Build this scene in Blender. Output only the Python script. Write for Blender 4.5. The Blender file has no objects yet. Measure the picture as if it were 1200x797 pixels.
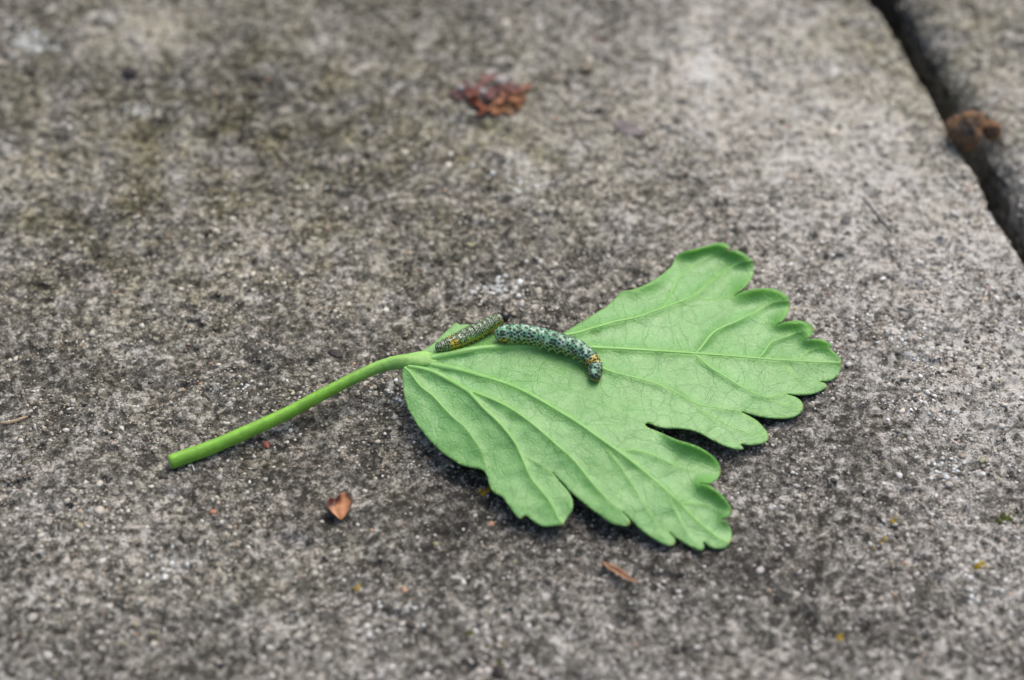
import bpy, math, random
import numpy as np
from mathutils import Vector, geometry
from mathutils.bvhtree import BVHTree

# ------------------------------------------------------------------ camera, sky, sun, exposure
sc = bpy.context.scene
col = sc.collection
random.seed(7)
rng = np.random.default_rng(11)
MM = 0.001                                   # everything below is laid out in millimetres, built in metres

PITCH = math.radians(48.0)                   # camera looks down at the paving by this angle
DIST = 320.0                                 # mm from lens to the paving at the middle of the picture
SENSOR, LENS = 23.6, 55.0
CAM = np.array([0.0, -DIST * math.cos(PITCH), DIST * math.sin(PITCH)])
FWD = np.array([0.0, math.cos(PITCH), -math.sin(PITCH)])
UPV = np.array([0.0, math.sin(PITCH), math.cos(PITCH)])

cam_d = bpy.data.cameras.new('camera')
cam = bpy.data.objects.new('camera', cam_d)
col.objects.link(cam)
cam.location = CAM * MM
cam.rotation_euler = (math.pi / 2 - PITCH, 0, 0)
cam_d.sensor_width, cam_d.lens = SENSOR, LENS
cam_d.clip_start, cam_d.clip_end = 0.005, 2000.0
cam_d.dof.use_dof = True
cam_d.dof.focus_distance = 0.3115
cam_d.dof.aperture_fstop = 6.6
cam_d.dof.aperture_blades = 7
sc.camera = cam

SUN_ELEV, SUN_AZ = 58.0, 28.0                # degrees; azimuth measured clockwise from +Y (away from camera)
world = bpy.data.worlds.new('World')
sc.world = world
world.use_nodes = True
wn, wl = world.node_tree.nodes, world.node_tree.links
sky_n = wn.new('ShaderNodeTexSky')
sky_n.sky_type = 'NISHITA'
sky_n.sun_disc = False
sky_n.sun_elevation = math.radians(SUN_ELEV)
sky_n.sun_rotation = math.radians(SUN_AZ)
sky_n.air_density = 1.0
sky_n.dust_density = 6.0
sky_n.ozone_density = 0.6
wl.new(sky_n.outputs['Color'], wn['Background'].inputs['Color'])
wn['Background'].inputs['Strength'].default_value = 0.13

sun_d = bpy.data.lights.new('sun', 'SUN')
sun_d.energy = 1.0
sun_d.angle = math.radians(50)
sun_d.color = (1.0, 0.965, 0.92)
sun = bpy.data.objects.new('sun', sun_d)
col.objects.link(sun)
se, sa = math.radians(SUN_ELEV), math.radians(SUN_AZ)
sdir = Vector((math.sin(sa) * math.cos(se), math.cos(sa) * math.cos(se), math.sin(se)))
sun.rotation_euler = sdir.to_track_quat('Z', 'Y').to_euler()

vs = sc.view_settings
vs.view_transform = 'Standard'
vs.look = 'None'
vs.gamma = 1
vs.use_curve_mapping = False
vs.exposure = 0.53

# ------------------------------------------------------------------ helpers
def at(px, py, z=0.0):
    """points (mm) of the place at height z that the photograph shows at px, py"""
    px, py, z = np.broadcast_arrays(np.asarray(px, float), np.asarray(py, float), np.asarray(z, float))
    k = SENSOR / LENS / 1200.0
    d = FWD[None] + ((px.ravel() - 600.0) * k)[:, None] * np.array([1.0, 0, 0]) - ((py.ravel() - 398.5) * k)[:, None] * UPV
    t = (z.ravel() - CAM[2]) / d[:, 2]
    return CAM + d * t[:, None]

def at1(px, py, z=0.0):
    return at([px], [py], [z])[0]

def noise2(x, y, seed):
    """smooth value noise, one octave, lattice period 256, range 0..1"""
    r = np.random.default_rng(seed)
    lat = r.random((256, 256))
    xi, yi = np.floor(x).astype(int), np.floor(y).astype(int)
    fx, fy = x - xi, y - yi
    fx, fy = fx * fx * (3 - 2 * fx), fy * fy * (3 - 2 * fy)
    a, b = lat[xi & 255, yi & 255], lat[(xi + 1) & 255, yi & 255]
    c, d = lat[xi & 255, (yi + 1) & 255], lat[(xi + 1) & 255, (yi + 1) & 255]
    return (a * (1 - fx) + b * fx) * (1 - fy) + (c * (1 - fx) + d * fx) * fy

def fbm2(x, y, wave, seed, octs=4, gain=0.5):
    tot, amp, s = 0.0, 1.0, 0.0
    for o in range(octs):
        a = 0.7 * o + 0.3
        xr, yr = x * math.cos(a) - y * math.sin(a), x * math.sin(a) + y * math.cos(a)
        tot = tot + amp * noise2(xr / wave * 2 ** o + 17.3 * o, yr / wave * 2 ** o + 5.1 * o, seed + o)
        s += amp
        amp *= gain
    return tot / s

def smooth(e0, e1, x):
    t = np.clip((x - e0) / (e1 - e0), 0, 1)
    return t * t * (3 - 2 * t)

def link(name, me, parent=None, loc=(0, 0, 0)):
    o = bpy.data.objects.new(name, me)
    col.objects.link(o)
    if parent is not None:
        o.parent = parent
    o.location = loc
    return o

def mesh(name, V, F, mat, parent=None, base=None, attrs=None, shade=True):
    """V in mm (world); F an (n,k) array or a list of tuples. The object's origin is `base` (mm, world)."""
    V = np.asarray(V, float)
    o_par = np.array(parent['_o'][:]) if parent is not None else np.zeros(3)
    if base is None:
        base = o_par
    base = np.asarray(base, float)
    P = (V - base) * MM
    me = bpy.data.meshes.new(name)
    if isinstance(F, np.ndarray):
        n, k = F.shape
        me.vertices.add(len(P)); me.vertices.foreach_set('co', P.astype(np.float32).ravel())
        me.loops.add(n * k); me.loops.foreach_set('vertex_index', F.astype(np.int32).ravel())
        me.polygons.add(n)
        me.polygons.foreach_set('loop_start', (np.arange(n) * k).astype(np.int32))
        me.update(calc_edges=True)
    else:
        me.from_pydata([tuple(p) for p in P], [], [tuple(f) for f in F])
        me.update()
    if shade:
        me.polygons.foreach_set('use_smooth', np.ones(len(me.polygons), bool))
    me.materials.append(mat)
    for an, av in (attrs or {}).items():
        av = np.asarray(av, np.float32)
        if av.ndim == 1:
            a = me.attributes.new(an, 'FLOAT', 'POINT'); a.data.foreach_set('value', av)
        else:
            if av.shape[1] == 3:
                av = np.concatenate([av, np.ones((len(av), 1), np.float32)], 1)
            a = me.attributes.new(an, 'FLOAT_COLOR', 'POINT'); a.data.foreach_set('color', av.ravel())
    me.validate()
    o = link(name, me, parent, (base - o_par) * MM)
    o['_o'] = [float(b) for b in base]
    return o

def empty(name, base):
    o = link(name, None, None, np.asarray(base, float) * MM)
    o.empty_display_size = 0.004
    o['_o'] = [float(b) for b in base]
    return o

def tag(o, label=None, cat=None, group=None, kind=None):
    if label: o['label'] = label
    if cat: o['category'] = cat
    if group: o['group'] = group
    if kind: o['kind'] = kind
    return o

def catmull(pts, step, closed=False):
    pts = np.asarray(pts, float)
    n = len(pts)
    out = []
    rngs = range(n) if closed else range(n - 1)
    for i in rngs:
        if closed:
            p0, p1, p2, p3 = pts[i - 1], pts[i], pts[(i + 1) % n], pts[(i + 2) % n]
        else:
            p1, p2 = pts[i], pts[i + 1]
            p0 = pts[i - 1] if i > 0 else 2 * p1 - p2
            p3 = pts[i + 2] if i + 2 < n else 2 * p2 - p1
        L = np.linalg.norm((p2 - p1)[:2])
        m = max(1, int(math.ceil(L / step)))
        # centripetal weights keep notches sharp and free of loops
        d1 = max(np.linalg.norm((p1 - p0)[:2]) ** .5, 1e-4); d2 = max(L ** .5, 1e-4); d3 = max(np.linalg.norm((p3 - p2)[:2]) ** .5, 1e-4)
        m1 = (p2 - p1) + d2 * ((p1 - p0) / d1 - (p2 - p0) / (d1 + d2)) if d1 > 1e-3 else p2 - p1
        m2 = (p2 - p1) + d2 * ((p3 - p2) / d3 - (p3 - p1) / (d2 + d3)) if d3 > 1e-3 else p2 - p1
        for k in range(m):
            t = k / m
            h00, h10, h01, h11 = 2*t**3-3*t**2+1, t**3-2*t**2+t, -2*t**3+3*t**2, t**3-t**2
            out.append(h00 * p1 + h10 * m1 + h01 * p2 + h11 * m2)
    if not closed:
        out.append(pts[-1])
    return np.array(out)

def tube(C, R, nseg=10, squash=1.0, cap=True):
    """swept tube along C (n,3 mm) with radii R; the ring's first vertex points up"""
    C = np.asarray(C, float); R = np.asarray(R, float)
    T = np.gradient(C, axis=0); T /= np.linalg.norm(T, axis=1)[:, None]
    up = np.array([0, 0, 1.0]) - T * T[:, 2:3]; up /= np.linalg.norm(up, axis=1)[:, None]
    sd = np.cross(T, up)
    th = np.linspace(0, 2 * math.pi, nseg, endpoint=False)
    V = C[:, None] + R[:, None, None] * (np.cos(th)[None, :, None] * up[:, None] * squash + np.sin(th)[None, :, None] * sd[:, None])
    n = len(C)
    V = V.reshape(-1, 3)
    i, j = np.meshgrid(np.arange(n - 1), np.arange(nseg), indexing='ij')
    a, b = i * nseg + j, i * nseg + (j + 1) % nseg
    F = [tuple(q) for q in np.stack([a, b, b + nseg, a + nseg], -1).reshape(-1, 4)]
    if cap:
        V = np.vstack([V, C[0], C[-1]])
        F += [(n * nseg, (k + 1) % nseg, k) for k in range(nseg)]
        F += [(n * nseg + 1, (n - 1) * nseg + k, (n - 1) * nseg + (k + 1) % nseg) for k in range(nseg)]
    return V, F

ICO_V, ICO_F = None, None
def ico():
    p = (1 + 5 ** .5) / 2
    v = np.array([(-1,p,0),(1,p,0),(-1,-p,0),(1,-p,0),(0,-1,p),(0,1,p),(0,-1,-p),(0,1,-p),(p,0,-1),(p,0,1),(-p,0,-1),(-p,0,1)], float)
    f = np.array([(0,11,5),(0,5,1),(0,1,7),(0,7,10),(0,10,11),(1,5,9),(5,11,4),(11,10,2),(10,7,6),(7,1,8),(3,9,4),(3,4,2),(3,2,6),(3,6,8),(3,8,9),(4,9,5),(2,4,11),(6,2,10),(8,6,7),(9,8,1)])
    return v / np.linalg.norm(v[0]), f
ICO_V, ICO_F = ico()

def icosub(n):
    v, f = [tuple(a) for a in ICO_V], [tuple(a) for a in ICO_F]
    for _ in range(n):
        mid, nf = {}, []
        def m(a, b):
            k = (min(a, b), max(a, b))
            if k not in mid:
                p = (np.array(v[a]) + np.array(v[b])); p /= np.linalg.norm(p)
                v.append(tuple(p)); mid[k] = len(v) - 1
            return mid[k]
        for a, b, c in f:
            ab, bc, ca = m(a, b), m(b, c), m(c, a)
            nf += [(a, ab, ca), (b, bc, ab), (c, ca, bc), (ab, bc, ca)]
        f = nf
    return np.array(v), np.array(f)

# ------------------------------------------------------------------ materials
def new_mat(name):
    m = bpy.data.materials.new(name); m.use_nodes = True
    nt = m.node_tree
    return m, nt, nt.nodes, nt.links, nt.nodes['Principled BSDF']

def N(nodes, kind, **kw):
    n = nodes.new(kind)
    for k, v in kw.items():
        if k.startswith('i_'):
            n.inputs[k[2:].replace('_', ' ')].default_value = v
        else:
            setattr(n, k, v)
    return n

def mathn(nodes, links, op, a, b=None, c=None, clamp=False):
    n = nodes.new('ShaderNodeMath'); n.operation = op; n.use_clamp = clamp
    for i, v in enumerate((a, b, c)):
        if v is None: continue
        if isinstance(v, (int, float)): n.inputs[i].default_value = v
        else: links.new(v, n.inputs[i])
    return n.outputs[0]

def mixc(nodes, links, fac, a, b, blend='MIX'):
    n = nodes.new('ShaderNodeMix'); n.data_type = 'RGBA'; n.blend_type = blend
    for s, v in ((n.inputs['Factor'], fac), (n.inputs['A'], a), (n.inputs['B'], b)):
        if isinstance(v, (int, float)): s.default_value = v
        elif isinstance(v, tuple): s.default_value = v + (1,) if len(v) == 3 else v
        else: links.new(v, s)
    return n.outputs['Result']

def ramp(nodes, links, fac, stops, interp='LINEAR'):
    n = nodes.new('ShaderNodeValToRGB'); n.color_ramp.interpolation = interp
    els = n.color_ramp.elements
    while len(els) < len(stops): els.new(0.5)
    for e, (p, c) in zip(els, stops):
        e.position = p
        e.color = (c, c, c, 1) if isinstance(c, (int, float)) else tuple(c) + (1,)
    links.new(fac, n.inputs[0])
    return n.outputs[0]

def mm_coords(nodes, links):
    tc = nodes.new('ShaderNodeTexCoord'); mp = nodes.new('ShaderNodeVectorMath'); mp.operation = 'SCALE'
    mp.inputs['Scale'].default_value = 1000.0
    links.new(tc.outputs['Object'], mp.inputs[0])
    return mp.outputs[0]

def noise_n(nodes, links, vec, scale, detail=4, rough=.55, dist=0.0, out='Fac'):
    n = N(nodes, 'ShaderNodeTexNoise'); n.inputs['Scale'].default_value = scale
    n.inputs['Detail'].default_value = detail; n.inputs['Roughness'].default_value = rough
    n.inputs['Distortion'].default_value = dist
    links.new(vec, n.inputs['Vector'])
    return n.outputs[out]

def concrete():
    m, nt, nd, lk, bs = new_mat('weathered_concrete')
    v = mm_coords(nd, lk)
    zone = N(nd, 'ShaderNodeAttribute', attribute_name='zone')
    sep = nd.new('ShaderNodeSeparateColor'); lk.new(zone.outputs['Color'], sep.inputs[0])
    pale, olive, lich = sep.outputs[0], sep.outputs[1], sep.outputs[2]
    big = noise_n(nd, lk, v, .045, 4, .6)
    mid = noise_n(nd, lk, v, .24, 4, .6, .4)
    fine = noise_n(nd, lk, v, .88, 8, .76, .2)
    spk = noise_n(nd, lk, v, 3.0, 4, .75)
    vor = N(nd, 'ShaderNodeTexVoronoi'); vor.inputs['Scale'].default_value = 1.05
    nv = noise_n(nd, lk, v, 2.2, 4, .65, out='Color')
    wv = nd.new('ShaderNodeVectorMath'); wv.operation = 'MULTIPLY_ADD'; lk.new(nv, wv.inputs[0]); wv.inputs[1].default_value = (.9, .9, .9); lk.new(v, wv.inputs[2])
    lk.new(wv.outputs[0], vor.inputs['Vector'])
    vs_ = nd.new('ShaderNodeSeparateColor'); lk.new(vor.outputs['Color'], vs_.inputs[0])
    # tone = weighted sum of the scales
    t = mathn(nd, lk, 'MULTIPLY', mid, .30)
    t = mathn(nd, lk, 'MULTIPLY_ADD', fine, 1.15, t)
    t = mathn(nd, lk, 'MULTIPLY_ADD', spk, .60, t)
    t = mathn(nd, lk, 'MULTIPLY_ADD', big, .30, t)
    t = mathn(nd, lk, 'MULTIPLY_ADD', vs_.outputs[0], .15, t)
    t = mathn(nd, lk, 'MULTIPLY_ADD', pale, .17, t)
    t = mathn(nd, lk, 'SUBTRACT', t, .745)
    c = ramp(nd, lk, t, [(.33, (.020, .0195, .0165)), (.43, (.057, .0555, .049)), (.51, (.123, .119, .106)), (.585, (.235, .229, .208)), (.70, (.47, .462, .438))])
    # algae tint, warm rusty tint, pale lichen crusts
    ol = mathn(nd, lk, 'MULTIPLY', olive, ramp(nd, lk, noise_n(nd, lk, v, .16, 5, .65), [(.38, 0.0), (.62, .50)]))
    c = mixc(nd, lk, ol, c, (.62, .60, .36), 'MULTIPLY')
    br = ramp(nd, lk, noise_n(nd, lk, v, .11, 4, .6, 1.2), [(.52, 0.0), (.72, .35)])
    c = mixc(nd, lk, br, c, (.93, .80, .70), 'MULTIPLY')
    lf = mathn(nd, lk, 'ADD', lich, noise_n(nd, lk, v, .9, 4, .7))
    lf = ramp(nd, lk, lf, [(.80, 0.0), (.90, .85)])
    c = mixc(nd, lk, lf, c, (.50, .53, .53))
    yl = ramp(nd, lk, noise_n(nd, lk, v, .42, 3, .6, .5), [(.735, 0.0), (.77, .55)])
    c = mixc(nd, lk, yl, c, (.30, .23, .05))
    lk.new(c, bs.inputs['Base Color'])
    bs.inputs['Roughness'].default_value = .88
    bs.inputs['Specular IOR Level'].default_value = .3
    bp = N(nd, 'ShaderNodeBump'); bp.inputs['Strength'].default_value = .9; bp.inputs['Distance'].default_value = .00028
    hsum = mathn(nd, lk, 'MULTIPLY_ADD', vs_.outputs[1], .25, fine)
    lk.new(hsum, bp.inputs['Height']); lk.new(bp.outputs[0], bs.inputs['Normal'])
    return m

def attr_mat(name, attr='tint', rough=.8, spec=.3, sss=0.0, coat=0.0, noise_scale=None, noise_amt=.3, bump=0.0, bump_scale=6.0):
    m, nt, nd, lk, bs = new_mat(name)
    a = N(nd, 'ShaderNodeAttribute', attribute_name=attr)
    c = a.outputs['Color']
    v = mm_coords(nd, lk)
    if noise_scale:
        f = noise_n(nd, lk, v, noise_scale, 4, .6)
        c = mixc(nd, lk, 1.0, c, ramp(nd, lk, f, [(.3, 1 - noise_amt), (.7, 1 + noise_amt)]), 'MULTIPLY')
    lk.new(c, bs.inputs['Base Color'])
    bs.inputs['Roughness'].default_value = rough
    bs.inputs['Specular IOR Level'].default_value = spec
    if sss:
        bs.inputs['Subsurface Weight'].default_value = sss
        bs.inputs['Subsurface Radius'].default_value = (.0005, .0005, .0003)
        bs.inputs['Subsurface Scale'].default_value = 1.0
    bs.inputs['Coat Weight'].default_value = coat
    bs.inputs['Coat Roughness'].default_value = .2
    if bump:
        bp = N(nd, 'ShaderNodeBump'); bp.inputs['Strength'].default_value = bump; bp.inputs['Distance'].default_value = .0003
        lk.new(noise_n(nd, lk, v, bump_scale, 4, .65), bp.inputs['Height']); lk.new(bp.outputs[0], bs.inputs['Normal'])
    return m

def plain(name, c1, c2, scale, rough=.7, spec=.3, bump=.5, detail=5, sss=0.0, transl=0.0, lo=.35, hi=.65):
    m, nt, nd, lk, bs = new_mat(name)
    v = mm_coords(nd, lk)
    f = noise_n(nd, lk, v, scale, detail, .6)
    c = ramp(nd, lk, f, [(lo, c1), (hi, c2)])
    lk.new(c, bs.inputs['Base Color'])
    bs.inputs['Roughness'].default_value = rough
    bs.inputs['Specular IOR Level'].default_value = spec
    if sss:
        bs.inputs['Subsurface Weight'].default_value = sss
        bs.inputs['Subsurface Radius'].default_value = (.0006, .0009, .0003)
        bs.inputs['Subsurface Scale'].default_value = 1.0
    bp = N(nd, 'ShaderNodeBump'); bp.inputs['Strength'].default_value = bump; bp.inputs['Distance'].default_value = .0003
    lk.new(noise_n(nd, lk, v, scale * 2.3, 4, .65), bp.inputs['Height']); lk.new(bp.outputs[0], bs.inputs['Normal'])
    return m

def leaf_mat():
    m, nt, nd, lk, bs = new_mat('leaf_underside')
    v = mm_coords(nd, lk)
    ed = N(nd, 'ShaderNodeAttribute', attribute_name='shade_green').outputs['Fac']
    ve = N(nd, 'ShaderNodeAttribute', attribute_name='near_vein').outputs['Fac']
    ri = N(nd, 'ShaderNodeAttribute', attribute_name='rim').outputs['Fac']
    nv = noise_n(nd, lk, v, .35, 4, .6, out='Color')
    wv = nd.new('ShaderNodeVectorMath'); wv.operation = 'MULTIPLY_ADD'; lk.new(nv, wv.inputs[0]); wv.inputs[1].default_value = (1.8, 1.8, 0); lk.new(v, wv.inputs[2])
    fl = nd.new('ShaderNodeVectorMath'); fl.operation = 'MULTIPLY'; lk.new(wv.outputs[0], fl.inputs[0]); fl.inputs[1].default_value = (1, 1, .2)
    def cells(scale, w0, w1, vec):
        vo = N(nd, 'ShaderNodeTexVoronoi', feature='DISTANCE_TO_EDGE'); vo.inputs['Scale'].default_value = scale
        lk.new(vec, vo.inputs['Vector'])
        return ramp(nd, lk, vo.outputs['Distance'], [(w0, 1.0), (w1, 0.0)])
    net1 = cells(.27, .008, .030, fl.outputs[0])
    net2 = cells(.75, .012, .065, fl.outputs[0])
    net3 = cells(2.0, .02, .16, v)
    # the net fades in and out over the blade
    fade = ramp(nd, lk, noise_n(nd, lk, v, .14, 2, .5), [(.38, .25), (.62, 1.0)])
    big = noise_n(nd, lk, v, .12, 4, .6)
    spk = noise_n(nd, lk, v, 3.2, 3, .7)
    c = ramp(nd, lk, big, [(.3, (.130, .350, .082)), (.7, (.188, .425, .142))])
    c = mixc(nd, lk, 1.0, c, ramp(nd, lk, noise_n(nd, lk, v, .55, 5, .65), [(.32, (.86, .90, .84)), (.68, (1.14, 1.10, 1.16))]), 'MULTIPLY')
    c = mixc(nd, lk, mathn(nd, lk, 'MULTIPLY', ve, .65), c, (.170, .415, .055))
    c = mixc(nd, lk, mathn(nd, lk, 'MULTIPLY', ed, .95), c, (.078, .310, .008))  # weaker sky sheen on upturned edges, put into the base colour as darker green
    c = mixc(nd, lk, mathn(nd, lk, 'MULTIPLY', ri, .4), c, (.235, .475, .085))
    c = mixc(nd, lk, 1.0, c, ramp(nd, lk, spk, [(.3, .84), (.7, 1.14)]), 'MULTIPLY')
    n1 = mathn(nd, lk, 'MULTIPLY', mathn(nd, lk, 'MULTIPLY', net1, fade), .55)
    c = mixc(nd, lk, n1, c, (.070, .240, .045))
    n2 = mathn(nd, lk, 'MULTIPLY', mathn(nd, lk, 'MULTIPLY', net2, fade), .11)
    c = mixc(nd, lk, n2, c, (.090, .280, .070))
    tip = N(nd, 'ShaderNodeAttribute', attribute_name='tip').outputs['Fac']
    c = mixc(nd, lk, tip, c, (.27, .13, .04))
    lk.new(c, bs.inputs['Base Color'])
    lk.new(ramp(nd, lk, noise_n(nd, lk, v, .3, 4, .6), [(.3, .36), (.7, .56)]), bs.inputs['Roughness'])
    bs.inputs['Specular IOR Level'].default_value = .55
    bs.inputs['Coat Weight'].default_value = .22
    bs.inputs['Coat Roughness'].default_value = .42
    bs.inputs['Sheen Weight'].default_value = .16
    bs.inputs['Sheen Roughness'].default_value = .45
    bs.inputs['Sheen Tint'].default_value = (.88, 1, 1, 1)
    h = mathn(nd, lk, 'MULTIPLY_ADD', net2, -.5, mathn(nd, lk, 'MULTIPLY', net3, -.35))
    h = mathn(nd, lk, 'MULTIPLY_ADD', net1, -.5, h)
    h = mathn(nd, lk, 'MULTIPLY_ADD', noise_n(nd, lk, v, 5.0, 3, .6), .35, h)
    bp = N(nd, 'ShaderNodeBump'); bp.inputs['Strength'].default_value = .42; bp.inputs['Distance'].default_value = .00012
    lk.new(h, bp.inputs['Height']); lk.new(bp.outputs[0], bs.inputs['Normal'])
    tr = nd.new('ShaderNodeBsdfTranslucent'); tr.inputs['Color'].default_value = (.16, .42, .03, 1)
    mx = nd.new('ShaderNodeMixShader'); mx.inputs[0].default_value = .16
    lk.new(bs.outputs[0], mx.inputs[1]); lk.new(tr.outputs[0], mx.inputs[2])
    lk.new(mx.outputs[0], nd['Material Output'].inputs['Surface'])
    return m

M_CON = concrete()
M_GRIT = attr_mat('sand_grains', rough=.7, spec=.4, noise_scale=3.0, noise_amt=.25)
M_LEAF = leaf_mat()
M_VEIN = plain('leaf_vein', (.158, .385, .078), (.200, .430, .118), .35, .42, .5, .15, sss=.1)
M_VEIN_THIN = plain('fine_leaf_vein', (.09, .27, .05), (.13, .34, .08), .8, .55, .3, .1)
M_STALK = attr_mat('leaf_stalk', rough=.45, spec=.45, sss=.2, noise_scale=.7, noise_amt=.22, bump=.35, bump_scale=4.0)
M_CUT = plain('cut_stalk_end', (.20, .26, .07), (.40, .52, .24), 1.6, .5, .4, .4)
M_LARVA = attr_mat('larva_skin', rough=.36, spec=.5, sss=.10, coat=.25, bump=.25, bump_scale=7.0)
M_HAIR = plain('larva_bristle', (.012, .012, .012), (.03, .03, .03), 1.0, .5, .3, 0)
M_RUST = plain('rusty_stone', (.065, .055, .047), (.30, .165, .080), .24, .9, .2, 1.0, detail=9, lo=.36, hi=.62)
M_BUD = attr_mat('bud_scale', rough=.45, spec=.45, noise_scale=1.4, noise_amt=.25, bump=.3, bump_scale=3.0)
M_HUSK = attr_mat('dry_husk', rough=.6, spec=.3, noise_scale=1.8, noise_amt=.35, bump=.4, bump_scale=4.0)
M_FLAKE = attr_mat('dried_flakes', rough=.65, spec=.3, noise_scale=.9, noise_amt=.4, bump=.5, bump_scale=3.0)
M_YEL = plain('yellow_lichen', (.22, .15, .012), (.46, .33, .025), 2.2, .85, .2, .8)
M_MOSS = plain('moss', (.055, .062, .018), (.11, .14, .028), 2.5, .85, .2, .8)
M_RED = plain('red_flake', (.17, .045, .04), (.30, .10, .085), 1.5, .6, .3, .5)
M_PINK = plain('orange_crumb', (.30, .13, .075), (.46, .24, .15), 1.5, .8, .3, .5)
M_DARK = plain('dark_bark', (.030, .026, .026), (.085, .075, .075), 1.0, .8, .2, .8)
M_TWIG = plain('grey_twig', (.085, .082, .082), (.18, .172, .17), 1.0, .8, .2, .8)
M_PURPLE = plain('dark_dry_leaf', (.085, .075, .078), (.20, .18, .18), .5, .75, .25, .5)
M_STRAW = plain('dry_straw', (.20, .145, .085), (.36, .28, .19), 1.1, .65, .3, .5)
M_FIBRE = plain('white_fibre', (.55, .56, .56), (.75, .76, .76), 2.0, .6, .3, .1)
M_PEBBLE = plain('pale_pebble', (.26, .26, .255), (.42, .42, .42), 1.2, .8, .3, .5)
M_SOIL = plain('dark_soil', (.016, .013, .010), (.060, .048, .036), .6, .95, .15, 1.0)

# ------------------------------------------------------------------ the paving: two slabs and the joint between them
E0, E1 = at1(1028, 0)[:2], at1(1199, 290)[:2]               # the near slab's edge along the joint
UD = (E0 - E1) / np.linalg.norm(E0 - E1)                     # along the joint, away from the camera
VD = np.array([UD[1], -UD[0]])                               # across the joint, to the right
ORG = E1
GAP = 3.9

def uv_of(p):
    d = np.asarray(p)[..., :2] - ORG
    return d @ UD, d @ VD

def spaced(lo, hi, flo, fhi, h):
    """monotone coordinates: spacing h inside flo..fhi, growing outside"""
    mid = list(np.arange(flo, fhi + h / 2, h))
    a, s = [], h
    x = flo
    while x > lo:
        s = min(s * 1.35, 12.0); x -= s; a.append(max(x, lo))
    b, s = [], h
    x = mid[-1]
    while x < hi:
        s = min(s * 1.35, 12.0); x += s; b.append(min(x, hi))
    return np.array(a[::-1] + mid + b)

def edge_profile(x, lo, hi, R0, R1, depth):
    """flat coordinates lo..hi extended by rounded edges and walls; returns position and drop"""
    pos, drop = [], []
    na = 14
    for k in range(5, 0, -1):
        pos.append(lo); drop.append(-(R0 + (depth - R0) * (k / 5) ** 1.4))
    for k in range(na, 0, -1):
        a = k / na * math.pi / 2
        pos.append(lo + R0 - R0 * math.sin(a)); drop.append(-R0 + R0 * math.cos(a))
    core = x[(x > lo + R0) & (x < hi - R1)]
    pos += [lo + R0] + list(core) + [hi - R1]; drop += [0.0] * (len(core) + 2)
    for k in range(1, na + 1):
        a = k / na * math.pi / 2
        pos.append(hi - R1 + R1 * math.sin(a)); drop.append(-R1 + R1 * math.cos(a))
    for k in range(1, 6):
        pos.append(hi); drop.append(-(R1 + (depth - R1) * (k / 5) ** 1.4))
    return np.array(pos), np.array(drop)

# patches on the surface: centre (photo px, only used to find the place), radii in mm, strength
PALE = [(1010, 210, 36, 28, .38), (880, 120, 40, 24, .28), (1150, 120, 30, 40, .18), (1120, 330, 22, 22, .40), (175, 40, 9, 6, 1.0), (825, 85, 2.6, 12, 1.1),
        (930, 90, 22, 14, .35), (60, 150, 12, 10, .12), (290, 300, 14, 10, .15), (200, 650, 14, 10, .22), (90, 580, 10, 8, .20),
        (1080, 620, 10, 8, .22), (1120, 450, 12, 9, .30), (660, 190, 18, 10, .20), (450, 740, 12, 8, .18),
        (600, 590, 26, 12, -.30), (950, 640, 16, 9, -.22), (930, 500, 12, 8, -.22), (300, 560, 14, 9, -.12), (180, 90, 22, 14, -.20), (40, 450, 16, 9, -.15), (540, 330, 20, 10, -.08),
        (780, 250, 16, 9, -.12), (330, 130, 22, 14, -.12), (60, 760, 12, 8, -.22), (880, 700, 14, 8, -.2), (560, 230, 14, 8, -.06)]
OLIVE = [(300, 330, 90, 60, .35), (560, 170, 12, 6, .6), (230, 60, 60, 40, .9), (120, 260, 50, 34, .8), (480, 180, 46, 28, .55), (350, 560, 30, 16, .35), (210, 700, 26, 14, .4), (1060, 40, 16, 14, .8), (1120, 60, 22, 30, .8)]
LICH = [(463, 460, 2.4, 3.2, .32), (582, 338, 4.2, 3.0, .36), (618, 212, 5.0, 4.2, .24), (38, 48, 4.5, 4.0, .36), (288, 455, 4.0, 2.6, .20), (165, 130, 3.0, 2.4, .32),
        (1075, 395, 6, 6, .24), (195, 665, 3, 2.4, .30), (1110, 545, 4, 3, .28), (1140, 240, 8, 6, .16), (826, 85, 1.8, 10, .34), (460, 720, 4, 3, .25), (1160, 690, 3, 3, .28), (1095, 470, 5, 4, .2)]
def patches(X, Y, lst):
    s = np.zeros_like(X)
    for px, py, rx, ry, a in lst:
        c = at1(px, py)
        s += a * np.exp(-(((X - c[0]) / rx) ** 2 + ((Y - c[1]) / ry) ** 2))
    return s

def surf_height(X, Y):
    h = 1.1 * (fbm2(X, Y, 45, 21, 2) - .5) + .55 * (fbm2(X, Y, 12, 31, 2) - .5)
    h += .62 * (fbm2(X, Y, 3.4, 41, 3, .62) - .5) + .34 * (noise2(X / .62, Y / .62, 51) - .5)
    pit = fbm2(X + 40, Y, 2.2, 61, 2)
    h -= .55 * smooth(.66, .82, pit)
    return h

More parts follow.
